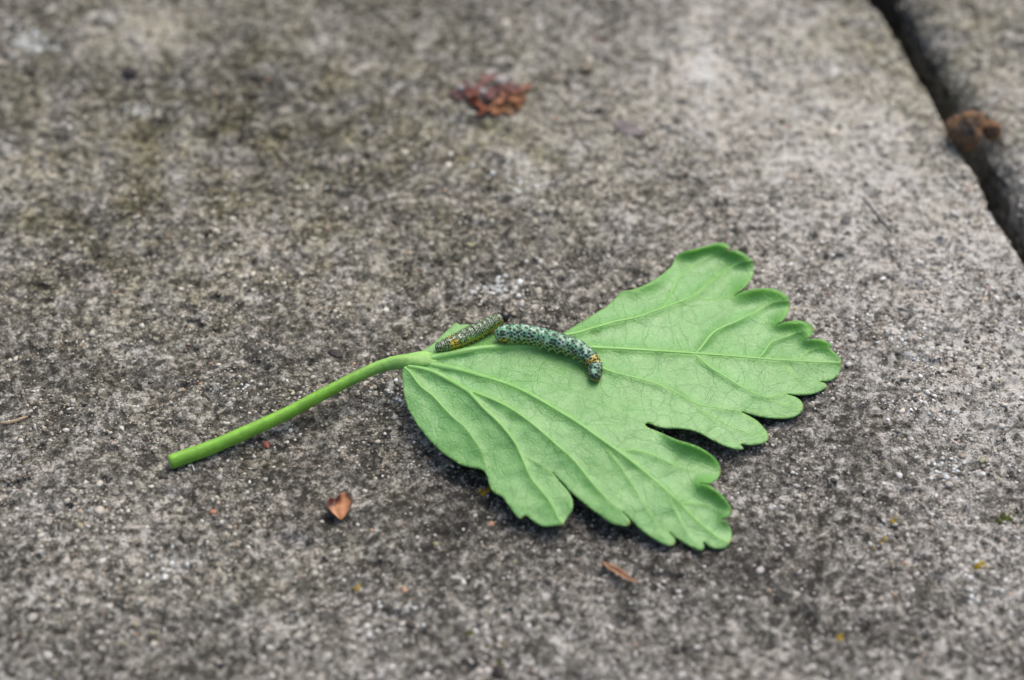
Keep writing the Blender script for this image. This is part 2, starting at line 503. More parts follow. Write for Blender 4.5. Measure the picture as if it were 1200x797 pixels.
def slab(name, parent, ulo, uhi, vlo, vhi, fu, fv, h, R, label_seed, dz=0.0, tilt=0.0):
    pu, du = edge_profile(spaced(ulo, uhi, fu[0], fu[1], h), ulo, uhi, 4, 4, 38)
    pv, dv = edge_profile(spaced(vlo, vhi, fv[0], fv[1], h), vlo, vhi, R[0], R[1], 38)
    U, Vv = np.meshgrid(pu, pv, indexing='ij')
    DU, DV = np.meshgrid(du, dv, indexing='ij')
    drop = np.maximum(DU + DV, -38.0)
    # the edges are worn: wander in and out, crumble
    near = smooth(R[1] * 3.0, 0, vhi - Vv) - smooth(R[0] * 3.0, 0, Vv - vlo)
    wob = (fbm2(U, U * 0 + 3.0 + label_seed, 26, 71 + label_seed, 3) - .5) * 2.2 + (fbm2(U, drop * 1.5, 4.0, 81 + label_seed, 3) - .5) * 1.3
    VW = Vv + near * wob - near * .5
    X = ORG[0] + U * UD[0] + VW * VD[0]
    Y = ORG[1] + U * UD[1] + VW * VD[1]
    Z = drop + surf_height(X, Y) * np.clip(1 + drop / 10, .25, 1) + dz + tilt * (Vv - (vlo if tilt < 0 else vlo))
    P = np.stack([X, Y, Z], -1)
    nu, nv = U.shape
    i, j = np.meshgrid(np.arange(nu - 1), np.arange(nv - 1), indexing='ij')
    a = i * nv + j
    F = np.stack([a, a + nv, a + nv + 1, a + 1], -1).reshape(-1, 4)
    zone = np.stack([patches(X, Y, PALE), patches(X, Y, OLIVE), patches(X, Y, LICH)], -1).reshape(-1, 3)
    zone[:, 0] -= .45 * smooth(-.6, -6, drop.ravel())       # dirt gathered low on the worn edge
    o = mesh(name, P.reshape(-1, 3), F, M_CON, parent, attrs={'zone': zone})
    return o, P, drop

pave = empty('pavement', (0, 0, 0)); tag(pave, kind='structure')
corners = np.array([at1(*c) for c in ((0, 0), (1200, 0), (0, 797), (1200, 797))])
cu, cv = uv_of(corners)
slab_a, PA, DA = slab('paving_slab', pave, -250, 200, -450, 0, (cu.min() - 4, cu.max() + 4), (cv.min() - 4, 0), .34, (4, 2.6), 0)
slab_b, PB, DB = slab('paving_slab', pave, -230, 220, GAP, GAP + 450, (-6, cu.max() + 6), (GAP, cv.max() + 8), .36, (4.2, 4), 5, dz=.2)
tag(slab_a, 'weathered grey concrete slab with lichen, carrying the green leaf')
tag(slab_b, 'concrete slab with a rounded worn edge beyond the dark joint')

def grit(parent, P, drop, count, seed):
    r = np.random.default_rng(seed)
    Pf, df = P.reshape(-1, 3), drop.ravel()
    u, v = uv_of(Pf)
    # only where the photograph looks, with a margin
    k = SENSOR / LENS / 1200.0
    rel = Pf - CAM
    dep = rel @ FWD
    px = 600 + (rel[:, 0] / dep) / k
    py = 398.5 - (rel @ UPV / dep) / k
    ok = (px > -70) & (px < 1270) & (py > -60) & (py < 860) & (df > -4)
    idx = np.nonzero(ok)[0]
    idx0 = idx[::3]
    w = smooth(.30, .70, fbm2(Pf[idx, 0], Pf[idx, 1], 6.0, 91, 3)) + .12
    w *= (1 + 1.2 * np.clip(patches(Pf[idx, 0], Pf[idx, 1], PALE), -.5, .6))
    idx = r.choice(idx, count, p=w / w.sum(), replace=True)
    C = Pf[idx] + r.uniform(-.17, .17, (count, 3)) * [1, 1, 0]
    rad = np.clip(np.exp(r.normal(math.log(.15), .42, count)), .07, .55)
    sh = np.stack([r.uniform(.75, 1.35, count), r.uniform(.75, 1.35, count), r.uniform(.35, .7, count)], -1) * rad[:, None]
    C[:, 2] += r.uniform(-.45, .30, count) * sh[:, 2]
    ang = r.uniform(0, 2 * math.pi, count)
    big_ = r.random(count) < .07
    sh[big_] *= [1.5, 1.5, 1.0]
    jit = r.uniform(.58, 1.35, (count, 12, 1))
    L = ICO_V[None] * jit * sh[:, None]
    ca, sa_ = np.cos(ang)[:, None], np.sin(ang)[:, None]
    W = np.stack([L[..., 0] * ca - L[..., 1] * sa_, L[..., 0] * sa_ + L[..., 1] * ca, L[..., 2]], -1) + C[:, None]
    F = (np.arange(count)[:, None, None] * 12 + ICO_F[None]).reshape(-1, 3)
    pal = np.array([(.26, .245, .22), (.36, .345, .32), (.20, .188, .168), (.46, .45, .435), (.60, .61, .62), (.29, .24, .19), (.10, .092, .082), (.055, .05, .045), (.36, .225, .16), (.28, .27, .17)])
    pr = np.array([.20, .20, .10, .13, .05, .05, .12, .12, .010, .02]); pr /= pr.sum()
    ci = r.choice(len(pal), count, p=pr)
    ci[big_] = r.choice([1, 3, 1, 3, 0], big_.sum())
    tint = pal[ci] * r.uniform(.75, 1.2, (count, 1))
    ol = np.clip(patches(C[:, 0], C[:, 1], OLIVE), 0, 1)[:, None] * .45
    tint = tint * (1 - ol) + tint * np.array([.85, .82, .55]) * ol
    tint *= (1 + .35 * np.clip(patches(C[:, 0], C[:, 1], PALE), -.6, .6))[:, None]
    W, F, tint = W.reshape(-1, 12, 3), F, tint
    # clusters of whitish lichen grains
    if parent is slab_a:
        EX, ET = [], []
        for px_, py_, rx, ry, am in LICH:
            c_ = at1(px_, py_)
            for _ in range(int(am * (4 if am > .34 else 6) * rx * ry) + 5):
                p_ = c_ + np.array([r.normal(0, rx * .5), r.normal(0, ry * .5), 0])
                near_ = idx0[np.argmin(((Pf[idx0, :2] - p_[:2]) ** 2).sum(1))]
                q_ = r.uniform(.22, .60) if am > .34 else r.uniform(.14, .36)
                EX.append(ICO_V * r.uniform(.6, 1.3, (12, 1)) * [q_ * r.uniform(.8, 1.4), q_ * r.uniform(.8, 1.4), q_ * .28] + Pf[near_])
                ET.append(np.array([.47, .505, .505]) * r.uniform(.7, 1.25))
        W = np.concatenate([W, np.array(EX)]); tint = np.concatenate([tint, np.array(ET)])
        F = (np.arange(len(W))[:, None, None] * 12 + ICO_F[None]).reshape(-1, 3)
    g = mesh('sand_grains', W.reshape(-1, 3), F, M_GRIT, parent, attrs={'tint': np.repeat(tint, 12, 0)}, shade=False)
    tag(g, kind='stuff')
grit(slab_a, PA, DA, 46000, 5)
grit(slab_b, PB, DB, 5000, 6)

# soil under everything, reaching to the horizon
g = 120.0
xs = np.concatenate([-np.geomspace(4000, 300, 6) * 100, np.linspace(-600, 600, 60), np.geomspace(300, 4000, 6) * 100])
gx, gy = np.meshgrid(xs, xs, indexing='ij')
gz = -17 + 5 * (fbm2(gx, gy, 60, 121, 3) - .5)
jm = np.exp(-((uv_of(np.stack([gx, gy], -1))[1] - GAP / 2) / 20) ** 2)
n = len(xs)
i, j = np.meshgrid(np.arange(n - 1), np.arange(n - 1), indexing='ij'); a = i * n + j
ground = mesh('ground', np.stack([gx, gy, gz - 8], -1).reshape(-1, 3), np.stack([a, a + n, a + n + 1, a + 1], -1).reshape(-1, 4), M_SOIL)
tag(ground, kind='structure')

# surface lookup for resting things
def bvh(P):
    nu, nv = P.shape[:2]
    s = P[::2, ::2]
    nu, nv = s.shape[:2]
    i, j = np.meshgrid(np.arange(nu - 1), np.arange(nv - 1), indexing='ij'); a = i * nv + j
    F = np.stack([a, a + nv, a + nv + 1, a + 1], -1).reshape(-1, 4)
    return BVHTree.FromPolygons([tuple(p) for p in s.reshape(-1, 3)], [tuple(f) for f in F])
BV_A, BV_B = bvh(PA), bvh(PB)
def floor_z(x, y):
    hs = [b.ray_cast(Vector((x, y, 60)), Vector((0, 0, -1)))[0] for b in (BV_A, BV_B)]
    return max([h.z for h in hs if h is not None] or [-25.0])
def ground_pt(px, py):
    z = 0.0
    for _ in range(3):
        p = at1(px, py, z); z = floor_z(p[0], p[1])
    return at1(px, py, z)

# ------------------------------------------------------------------ the leaf
OUT = [(497,408.8),(501.4,407),(511.4,399.5),(516.4,393.9),(526.5,385.1),(532,379.2),(535.2,378.2),(538.4,380.4),(546.5,380),(553,381.2),(562,383.5),(575,387),(590,391),
 (610,394),(630,395),(645,394.5),(652,393),(658.4,390.7),(668,385.2),(677,379.7),(687.6,373.4),(700.2,365.3),(710.2,359.6),(720.2,350.2),(727.8,342.1),(737.8,340),(745.3,337.7),
 (754.1,334.6),(766.6,327.7),(775.4,322),(785.5,313.2),(788.6,308.8),(790.5,303.8),(793.7,298.8),(805.1,293.8),(817.6,290.7),(830.2,287.5),(837.7,285),(849,285),(853.4,286.9),
 (854.6,290.7),(853,294.6),(857.8,293.6),(865.3,293.8),(872.8,297.6),(879.1,303),(882.8,304.5),(882.2,308.9),(883.5,315.1),(881.6,323.9),(876.6,332.1),(867.8,340.2),(859.5,346.8),
 (866,343.6),(873,340.8),(884.1,338.3),(897.9,337.7),(909.2,339.2),(918,343.4),(924.2,349),(926.1,355.3),(925,362.8),(921.5,370),(917,375.4),(909.5,381),(917.5,378),(925.3,376.3),(936.5,375.5),(945.3,377.6),
 (951.6,382),(954.1,386.4),(952.2,391.4),(947.8,395.6),(944.5,398.4),(954.1,397),(961.6,397.4),(969.2,400.2),(974.2,404.6),(972.5,408.6),(977.9,412.7),(983,417.7),(986.1,422.7),(986.1,427.8),(984.2,435.3),
 (979.2,442.2),(972.9,446),(960.8,447.2),(966.6,449),(969.8,453.2),(966.6,455.7),(957.9,460.1),(947.8,462.4),(936.5,463),(922.5,462),(931.5,464.8),(937.8,468.9),(941.6,475.2),(940.9,480.2),
 (936.5,485.2),(929,489.2),(915.2,490.6),(900.2,489.6),(886.4,487.2),(869,482.6),(878.9,487.9),(887.6,493.3),(893.9,499.6),(898.9,506.5),(901.2,511.5),(898.3,517.2),(890.1,520.3),(878.9,521.6),
 (868,520.8),(871.3,526),(863.8,526.6),(857.9,525.2),(846.6,521.4),(835.3,515.8),(825.3,510.1),(815.3,505.8),(805.2,503.2),(792.7,502),(780.1,502),(768.9,499.5),(761.3,496.1),
 (757.6,495.7),(756.3,498.2),(760.7,501.4),(771.4,505.8),(783.9,511.4),(796.4,516.4),(810.2,520.2),(821.5,525.2),(831.6,531.5),(839.1,538.4),(843.5,545.3),(844.7,551.5),(842.9,557.8),
 (838.5,563),(832.8,566),(819.5,566.2),(830.3,568.4),(837.8,573.2),(845.4,579.5),(852.9,588.9),(857.3,596.4),(856.6,602),(852.9,606.4),(845.6,608.8),(851.6,611.5),(854.8,616.5),(857.3,624),
 (856,635.3),(849.1,642.2),(840.3,643.1),(831.6,640.6),(824.2,635),(825.4,641.6),(822.1,645.3),(814,642.8),(804,637.8),(793.9,630.9),(783.6,624.2),(790.8,631.5),(791.2,636.5),(787.7,639.3),
 (775.5,636.5),(760.4,627.8),(747.9,617.7),(739.3,609),(729.6,600.6),(738.6,611.5),(736.6,615.8),(725.3,615.5),(715.3,612.5),(705.2,605.2),(692.7,596.4),(681.4,587),(670.1,577.6),
 (659.2,565.6),(647.4,553.4),(656.3,565),(665.1,575.1),(670.1,583.9),(671.4,592.6),(669.5,599.5),(663.8,607.1),(659,615.6),(651.6,615.9),(637.8,616.8),(627.8,612.8),(615.3,604.2),(610.2,608.4),
 (602.7,601.5),(595.2,590.8),(588.9,582.7),(578.9,577),(573.9,570.1),(571.4,560.1),(568.2,553.2),(562.6,549.4),(551.3,547.6),(540,544.4),(532.8,540.1),(519,531),(506.5,519),(494.5,505),(485,491.5),
 (477.6,477.7),(473.8,463.9),(471.9,448.8),(471.3,437),(476,428),(485,420)]
outline = catmull(OUT, 1.6, closed=True)

VEINS = {  # name: (points, radius px at start, at end, ridge mm, reach px)
 'mid': ([(490,424),(503,421.5),(515,418.5),(530,415.5),(560,409.8),(590,407.3),(620,406.5),(660,406.8),(700,408.5),(750,411),(800,414),(850,417.5),(900,421.5),(950,424.3),(984,425.5)], 3.6, .7, .78, 7.5),
 'up': ([(560,409.8),(595,404),(635,397.5),(674,391.4),(695.4,385.2),(719.3,378.3),(750.3,371.3),(775.4,362),(799.3,353.2),(813.9,346.8),(830.2,332.5),(849,318.6),(867.8,307.4),(881,305.2)], 2.6, .6, .95, 9.0),
 'up_a': ([(813.9,347),(821,350),(830.2,351.5),(845.2,350.3),(858,347.8)], 1.1, .5, .22, 4),
 'up_b': ([(776,361.8),(783,352),(788,340),(794,328),(807.6,315.1),(830.2,302),(842.7,295)], 1.1, .5, .28, 5),
 'm1': ([(815,415),(821.3,408.2),(834.4,391.5),(848,383.5),(863,377.2),(886.8,365.3),(905.9,355),(924,352.6)], 1.5, .6, .80, 8),
 'm1a': ([(884,367),(890,373),(897,377),(909,380)], .8, .4, .15, 3.5),
 'm2': ([(888,420.6),(893.9,415),(903.7,401.8),(920.2,395.6),(935.3,389.6),(951,387)], 1.1, .5, .55, 6.5),
 'm3': ([(934,423.4),(940.3,418.6),(947.8,411.7),(956.6,409),(971,408.6)], .9, .4, .2, 4),
 'ml0': ([(655,406.8),(678,418),(704.2,431.5),(719.3,437.1),(755.7,446.4),(777.3,454),(800,464.8),(818.7,474.5),(845,479),(867,482.2)], 1.9, .6, .5, 6.5),
 'ml1': ([(808,414.5),(815.3,417.4),(832,430.9),(850,442.3),(868.8,453.8),(885.1,462.4),(901.4,466.2),(912,462.8),(921,462)], 1.5, .5, .5, 6.5),
 'ml1a': ([(895,465.5),(910,472),(926,476),(938,477)], .8, .4, .12, 4),
 'ml2': ([(908,422),(915.2,424.5),(922.7,434),(932.8,442.8),(944,448)], 1.0, .4, .18, 4),
 'ml3': ([(800,464.8),(822,482),(850,497),(875,507),(898,512)], .9, .4, .16, 5),
 'l1': ([(490,425),(506.4,428.4),(535.3,434),(566.6,442.8),(587,448.8),(605,455.6),(625.1,465.3),(650.2,480.1),(675.3,495.2),(700.3,512.7),(725.4,530.3),(745,545.5),(768.8,565.4),(790.2,584.2),(815.3,609.8),(840.3,629.8),(854,637)], 2.9, .8, .58, 7),
 'l1a': ([(727,531),(740,528),(765,534),(783.9,542.7),(796.4,547.8),(810.2,551.5),(819,549),(823.4,542.7)], 1.0, .4, .26, 5),
 'l1b': ([(797,591),(803,590.4),(810.2,590.1),(825.3,591.6),(835.3,596.4),(848,602)], .9, .4, .2, 4),
 'l1c': ([(782,577),(790.2,596.4),(799,615.2),(810.2,631.5),(818,641)], .8, .4, .16, 4.5),
 'l1d': ([(700,512.5),(718,535),(737,562),(755,592),(768,614),(778,632)], .9, .4, .16, 5),
 'l2': ([(478,430.5),(491.4,432.3),(510.2,438),(529,448),(541.5,455.4),(549,460),(555.3,466.4),(567.9,480.2),(580.4,491.7),(592.6,505),(604.3,520.8),(610,533),(621.2,559),(630,570.5),(642.3,585.4),(657,612)], 2.5, .6, .55, 7),
 'l2b': ([(549,459.5),(556,461),(567.9,465.1),(584,471.8),(602,481.8),(618.6,493.2),(637,508.5),(655.5,524.8),(668.6,536.4),(681,550),(692.3,564.3),(710,584),(727,598.5)], 1.8, .5, .45, 6.5),
 'l2c': ([(608,530),(620,537.5),(634.4,545.9),(646,553)], .8, .4, .15, 4),
 'l3': ([(474,431.5),(480.5,437),(492.6,453),(507.7,465.1),(520.2,478.7),(532.8,491.3),(544,500.4),(555.3,515.3),(563,527),(569,545)], 1.6, .4, .42, 7),
}
FINE = [[(597.5,447.3),(628.8,448.2),(655.2,453.2),(675.3,463.8),(704.1,473.9),(735.5,488.9),(756,496)],
 [(473.8,446.3),(483.8,463.9),(496.4,483.9),(503.9,497.7),(516,512)],
 [(703,445),(707,458),(713,464),(722,467)],[(706,473.5),(707,464),(709,458)],[(722,440),(729,452),(735,465),(736,488)],
 [(633,471),(633,486)],[(653,484),(655,497),(652,504),(636,502.5)],[(685,498),(708,498),(728,498),(744,493)],
 [(612,493),(616,508)],[(545,501.5),(552,500),(560,501)],[(520,480),(519,497),(519,508),(512,511)],[(519,508),(528,520)],
 [(580,491),(590,500.5),(604,503)],[(556,528),(566,531),(579,527.5),(586,531)],[(579,527.5),(585,515)],[(614,553),(608,568),(603,573)],
 [(622,561),(616,580),(612,596)],[(634,576),(630,592),(634,606)],[(634,545),(641,566),(656,590),(660,600)],
 [(666,536),(663,556),(660,568)],[(683,556),(702,558),(714,563)],[(731,566),(727,590)],[(745,583),(764,586)],[(700,535),(690,538),(676,532)],
 [(768,565.5),(766,585),(768,604)],[(815,610),(812,595)],[(830,592),(826,580)],[(745,546),(760,542)],[(790,584),(808,570),(818,569)],
 [(735,412),(738,428),(744,440)],[(775,413),(772,432),(777,448)],[(845,418),(842,432)],[(882,421),(886,432),(896,440),(894,448)],
 [(865,420),(872,440),(871,452)],[(940,425),(948,440),(961,447)],[(800,414),(793,396),(785,380),(783,364)],[(760,411),(752,395),(757,380),(756,370)],
 [(722,410),(718,396),(722,384)],[(842,416),(850,400),(846,388)],[(870,419),(874,402),(866,388),(868,376)],[(905,421),(917,408),(925,404)],
 [(735,375),(731,360),(727,346)],[(700,383),(704,372)],[(812,347),(806,332),(800,324)],[(838,326),(832,312)],[(842,350),(850,338),(862,326)],
 [(782,454),(776,472),(762,486)],[(756,446),(752,466),(757,488)],[(820,475),(812,489),(798,497)],[(846,479),(838,494),(828,505)],[(850,442),(836,452),(826,470)],
 [(885,462),(880,474),(872,481)],[(868,454),(852,462),(846,478)],[(520,445),(528,462),(534,484)],[(505,437),(512,452),(510,464)],[(566,443),(574,455),(586,462)],
 [(590,449),(598,468)],[(540,435),(552,428),(562,418)],[(590,449),(596,436),(606,428),(612,410)],[(630,447),(634,430),(644,418)],[(612,428),(630,431),(652,436),(668,446)]]

CTRL = [(490,424,5.2),(470,430,5.4),(472,470,4.0),(490,505,3.4),(520,532,3.1),(560,549,3.0),(575,575,2.8),(605,603,2.3),(640,616,1.9),(668,600,2.4),(648,553,3.7),
 (700,603,2.6),(736,615,2.3),(760,628,1.7),(790,637,1.2),(825,644,.6),(852,638,.6),(857,600,1.5),(842,550,2.2),(757,497,4.4),(820,508,3.2),(870,525,1.6),(900,512,1.2),(870,483,2.5),
 (940,475,.9),(925,462,1.2),(968,452,.5),(985,425,.6),(970,403,1.4),(950,385,2.0),(910,380,2.2),(925,350,2.4),(860,347,3.0),(880,305,3.0),(850,287,3.3),(795,300,3.6),(730,342,4.2),(680,379,4.6),
 (620,395,4.9),(560,383,5.0),(534,379,5.3),(510,400,5.2),(560,440,5.4),(620,440,5.4),(700,420,5.2),(780,420,4.3),(850,420,3.1),(920,424,1.8),(700,340,4.6),(820,340,3.5),
 (560,490,4.9),(600,500,4.9),(650,480,5.3),(700,520,4.4),(740,545,3.8),(790,590,2.3),(700,470,5.1),(770,470,4.3),(830,470,3.0),(620,560,3.4),(700,570,3.2)]

def tps(ctrl, lam=2.0):
    c = np.array(ctrl, float)
    X = c[:, :2] / 100
    def U(r2): return np.where(r2 > 0, r2 * np.log(np.maximum(r2, 1e-12)) * .5, 0)
    n = len(X)
    K = U(((X[:, None] - X[None]) ** 2).sum(-1)) + np.eye(n) * lam * .02
    Pm = np.hstack([np.ones((n, 1)), X])
    A = np.zeros((n + 3, n + 3)); A[:n, :n] = K; A[:n, n:] = Pm; A[n:, :n] = Pm.T
    w = np.linalg.solve(A, np.concatenate([c[:, 2], np.zeros(3)]))
    def f(q):
        q = q / 100
        return U(((q[:, None] - X[None]) ** 2).sum(-1)) @ w[:n] + w[n] + q @ w[n + 1:]
    return f
base_h = tps(CTRL)

def seg_dist(Q, A, B, extra=None):
    """nearest distance from points Q to segments A-B; also the along-parameter and index"""
    best = np.full(len(Q), 1e9); bi = np.zeros(len(Q), int); bt = np.zeros(len(Q))
    D = B - A
    L2 = np.maximum((D ** 2).sum(1), 1e-9)
    for k in range(len(A)):
        t = np.clip(((Q - A[k]) @ D[k]) / L2[k], 0, 1)
        d = np.hypot(Q[:, 0] - A[k, 0] - t * D[k, 0], Q[:, 1] - A[k, 1] - t * D[k, 1])
        m = d < best
        best[m] = d[m]; bi[m] = k; bt[m] = t[m]
    return best, bi, bt

VP = {k: catmull(v[0], 4.0) for k, v in VEINS.items()}
oa, ob = outline, np.roll(outline, -1, 0)
on = np.stack([(ob - oa)[:, 1], -(ob - oa)[:, 0]], -1); on /= np.maximum(np.linalg.norm(on, axis=1), 1e-6)[:, None]
area = .5 * np.sum(oa[:, 0] * ob[:, 1] - ob[:, 0] * oa[:, 1])
if area < 0: on = -on
for _ in range(3): on = (np.roll(on, 1, 0) + on + np.roll(on, -1, 0)) / 3   # smoothed outward normals (y down)

def leaf_fields(Q):
    """height (mm), margin and vein closeness at photo places Q"""
    h = base_h(Q)
    nearv = np.zeros(len(Q))
    ridge = np.zeros(len(Q))
    for k, (pts, r0, r1, amp, reach) in VEINS.items():
        P = VP[k]
        d, bi, bt = seg_dist(Q, P[:-1], P[1:])
        s = (bi + bt) / (len(P) - 1)
        a = amp * (1 - .72 * s) * np.minimum(1, .5 + 4 * s)
        # a sharp-crested fold: lamina falls away on either side
        ridge = np.maximum(ridge, 1.0 * a * np.exp(-(np.sqrt(d * d + 1.0) - 1.0) / (reach * .66)))
        nearv = np.maximum(nearv, (r0 / 3.0) ** .5 * (1 - .5 * s) * np.exp(-(d / (reach * .55)) ** 2))
    h = h + ridge
    d, bi, bt = seg_dist(Q, oa, ob)
    nx, ny = on[bi, 0], on[bi, 1]
    nearside = smooth(.2, .9, ny * .9 - nx * .3)
    x_, y_ = Q[:, 0], Q[:, 1]
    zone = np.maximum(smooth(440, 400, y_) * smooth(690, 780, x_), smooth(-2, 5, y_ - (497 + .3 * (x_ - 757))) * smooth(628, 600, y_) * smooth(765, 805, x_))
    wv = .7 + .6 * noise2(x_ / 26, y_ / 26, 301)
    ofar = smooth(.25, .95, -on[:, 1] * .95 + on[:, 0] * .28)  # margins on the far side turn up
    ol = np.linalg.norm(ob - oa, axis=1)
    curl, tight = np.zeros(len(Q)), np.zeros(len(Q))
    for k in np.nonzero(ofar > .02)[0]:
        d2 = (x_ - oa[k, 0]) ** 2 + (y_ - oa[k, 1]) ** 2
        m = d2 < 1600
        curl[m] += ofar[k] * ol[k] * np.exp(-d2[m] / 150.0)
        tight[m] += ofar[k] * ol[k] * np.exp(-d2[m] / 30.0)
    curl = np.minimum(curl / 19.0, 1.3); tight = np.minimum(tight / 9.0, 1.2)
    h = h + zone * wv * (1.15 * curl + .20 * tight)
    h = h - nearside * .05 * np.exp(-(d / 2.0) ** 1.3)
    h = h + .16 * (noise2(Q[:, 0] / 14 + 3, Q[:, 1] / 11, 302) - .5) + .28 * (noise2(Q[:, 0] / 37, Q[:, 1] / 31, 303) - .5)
    shade_green = np.clip(zone * (.75 * curl + .35 * tight), 0, 1)  # mask for the shade painted onto the upturned lobe edges
    rim = np.exp(-(d / 3.2) ** 1.4) * (1 - shade_green)
    return h, shade_green, np.clip(nearv, 0, 1), rim

# triangulate: margin points plus a jittered lattice
sp = 2.15
xx, yy = np.meshgrid(np.arange(466, 992, sp), np.arange(280, 650, sp * .866))
xx = xx + (np.arange(xx.shape[0]) % 2)[:, None] * sp / 2
Q = np.stack([xx.ravel(), yy.ravel()], -1) + rng.uniform(-.25, .25, (xx.size, 2))
def inside(Q, poly):
    c = np.zeros(len(Q), bool)
    a, b = poly, np.roll(poly, -1, 0)
    for (x0, y0), (x1, y1) in zip(a, b):
        m = (y0 > Q[:, 1]) != (y1 > Q[:, 1])
        if y1 != y0:
            c ^= m & (Q[:, 0] < (x1 - x0) * (Q[:, 1] - y0) / (y1 - y0) + x0)
    return c
Q = Q[inside(Q, outline)]
dq, _, _ = seg_dist(Q, oa, ob)
Q = Q[dq > 1.0]
allp = np.vstack([outline, Q])
no = len(outline)
res = geometry.delaunay_2d_cdt([Vector(p) for p in allp], [(k, (k + 1) % no) for k in range(no)], [], 1, 1e-5)
LQ = np.array([tuple(v) for v in res[0]])
LF = [tuple(f) for f in res[2]]
cen = np.array([LQ[list(f)].mean(0) for f in LF])
keep = inside(cen, outline)
LF = [f for f, k in zip(LF, keep) if k]
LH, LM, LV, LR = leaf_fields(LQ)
TOPP = at(LQ[:, 0], LQ[:, 1], LH)
# make faces look up
f0 = LF[len(LF) // 2]
nz = np.cross(TOPP[f0[1]] - TOPP[f0[0]], TOPP[f0[2]] - TOPP[f0[0]])[2]
if nz < 0: LF = [f[::-1] for f in LF]
# thickness
LFa = np.array(LF)
fn = np.cross(TOPP[LFa[:, 1]] - TOPP[LFa[:, 0]], TOPP[LFa[:, 2]] - TOPP[LFa[:, 0]])
vn = np.zeros_like(TOPP)
for k in range(3): np.add.at(vn, LFa[:, k], fn)
vn /= np.maximum(np.linalg.norm(vn, axis=1), 1e-9)[:, None]
BOT = TOPP - vn * .15
LT = np.zeros(len(LQ))
for tx, ty in [(882.4,305),(925.6,353),(659,615.4),(855.5,636.5),(941,477.5),(985.8,426),(853.3,293.4),(953,385),(844.5,552),(857,598),(789.5,638.6),(900.8,512),(610.4,608),(737.5,614),(969,453)]:
    LT = np.maximum(LT, .75 * np.exp(-(((LQ - [tx, ty]) ** 2).sum(1)) / 4.0))
for tx, ty in rng.uniform((480, 300), (960, 630), (26, 2)):
    LT = np.maximum(LT, rng.uniform(.2, .5) * np.exp(-(((LQ - [tx, ty]) ** 2).sum(1)) / rng.uniform(.8, 3)))
cnt = {}
for f in LF:
    for a, b in ((f[0], f[1]), (f[1], f[2]), (f[2], f[0])):
        cnt[(a, b)] = 1
bound = [(a, b) for (a, b) in cnt if (b, a) not in cnt]
nt_ = len(TOPP)
Fall = [tuple(f) for f in LF] + [tuple(i + nt_ for i in f[::-1]) for f in LF]
for a, b in bound:
    Fall += [(b, a, a + nt_), (b, a + nt_, b + nt_)]
LEAF_BVH = BVHTree.FromPolygons([tuple(p) for p in TOPP], LF)

leaf_base = at1(740, 470, 0.0)
leaf = empty('leaf', leaf_base)
tag(leaf, 'pale green lobed leaf lying underside up with its stalk on the slab', 'leaf')
blade = mesh('blade', np.vstack([TOPP, BOT]), np.array(Fall), M_LEAF, leaf, attrs={'shade_green': np.concatenate([LM, np.maximum(LM, .6)]), 'near_vein': np.concatenate([LV, LV]), 'rim': np.concatenate([LR, LR]), 'tip': np.concatenate([LT, LT])})

def vein(pts, r0, r1, mat, sink, name='vein', seg=8, step=2.0, vscale=1.0):
    q = catmull(pts, step)
    h, _, _, _ = leaf_fields(q)
    s = np.linspace(0, 1, len(q))
    rad = (r0 + (r1 - r0) * s ** .8) * .114 * vscale
    C = at(q[:, 0], q[:, 1], h - rad * sink)
    V, F = tube(C, rad, seg)
    return mesh(name, V, F, mat, blade)
for k, (pts, r0, r1, amp, reach) in VEINS.items():
    big = k in ('mid', 'up', 'l1', 'l2', 'l3', 'l2b')
    vein(pts, r0, r1, M_VEIN, .66 if big else .74, seg=12, vscale=1.6)
for f in FINE:
    jit = [(x + random.uniform(-.6, .6), y + random.uniform(-.6, .6)) for x, y in f]
    vein(jit, .52, .34, M_VEIN_THIN, .55, seg=5, step=3.0)

# stalk: lies on the slab at its cut end and rises to the blade
ST = [(199,541.5,8.2,1),(222,533.2,8.2,1),(240,527,8.0,1),(290,505.5,7.5,1),(340,482.2,7.1,1),(375,463.5,6.8,1),(410,445.4,6.6,1),(435,433.5,6.8,1),(455,426.4,7.4,1),(468,424.2,8.4,.95),(478,423.2,9.6,.8),(487,421.8,10.8,.62),(496,420.6,11.2,.42),(505,420.4,9.5,.24),(515,420,6,.12)]
st = catmull(ST, 3.0)
sx_ = st[:, 0]
bl = smooth(455, 500, sx_)
zs = np.interp(sx_, [199, 240, 340, 410, 455, 470], [.95, 1.05, 2.2, 3.9, 5.0, 5.2])
zl = leaf_fields(np.stack([np.maximum(sx_, 480), st[:, 1]], -1))[0]
zs = zs * (1 - bl) + (zl - .05 - .35 * smooth(496, 514, sx_)) * bl
C = at(sx_, st[:, 1], zs)
z0 = np.array([floor_z(c[0], c[1]) for c in C[:14]]).mean()
C[:, 2] += z0 * .5
V, F = tube(C, st[:, 2] * .114, 18, cap=True)
V[:-2] = (C[:, None] + (V[:-2].reshape(-1, 18, 3) - C[:, None]) * np.stack([np.ones_like(sx_), np.ones_like(sx_), st[:, 3]], -1)[:, None]).reshape(-1, 3)
# shallow groove and ribs along the stalk
rings = np.arange(len(V) - 2).reshape(-1, 18)
for kk in range(18):
    a = kk / 18 * 2 * math.pi
    V[rings[:, kk]] += (V[rings[:, kk]] - C) * (.05 * math.sin(3 * a + 1) + .035 * math.sin(7 * a))
V[:-2] += rng.normal(0, .012, (len(V) - 2, 3))
sf = np.concatenate([np.repeat(smooth(380, 495, sx_), 18), [0, 1]])[:, None]
stalk = mesh('stalk', V, F, M_STALK, leaf, attrs={'tint': np.array([(.175, .405, .036)]) * (1 - sf) + np.array([(.245, .475, .120)]) * sf})
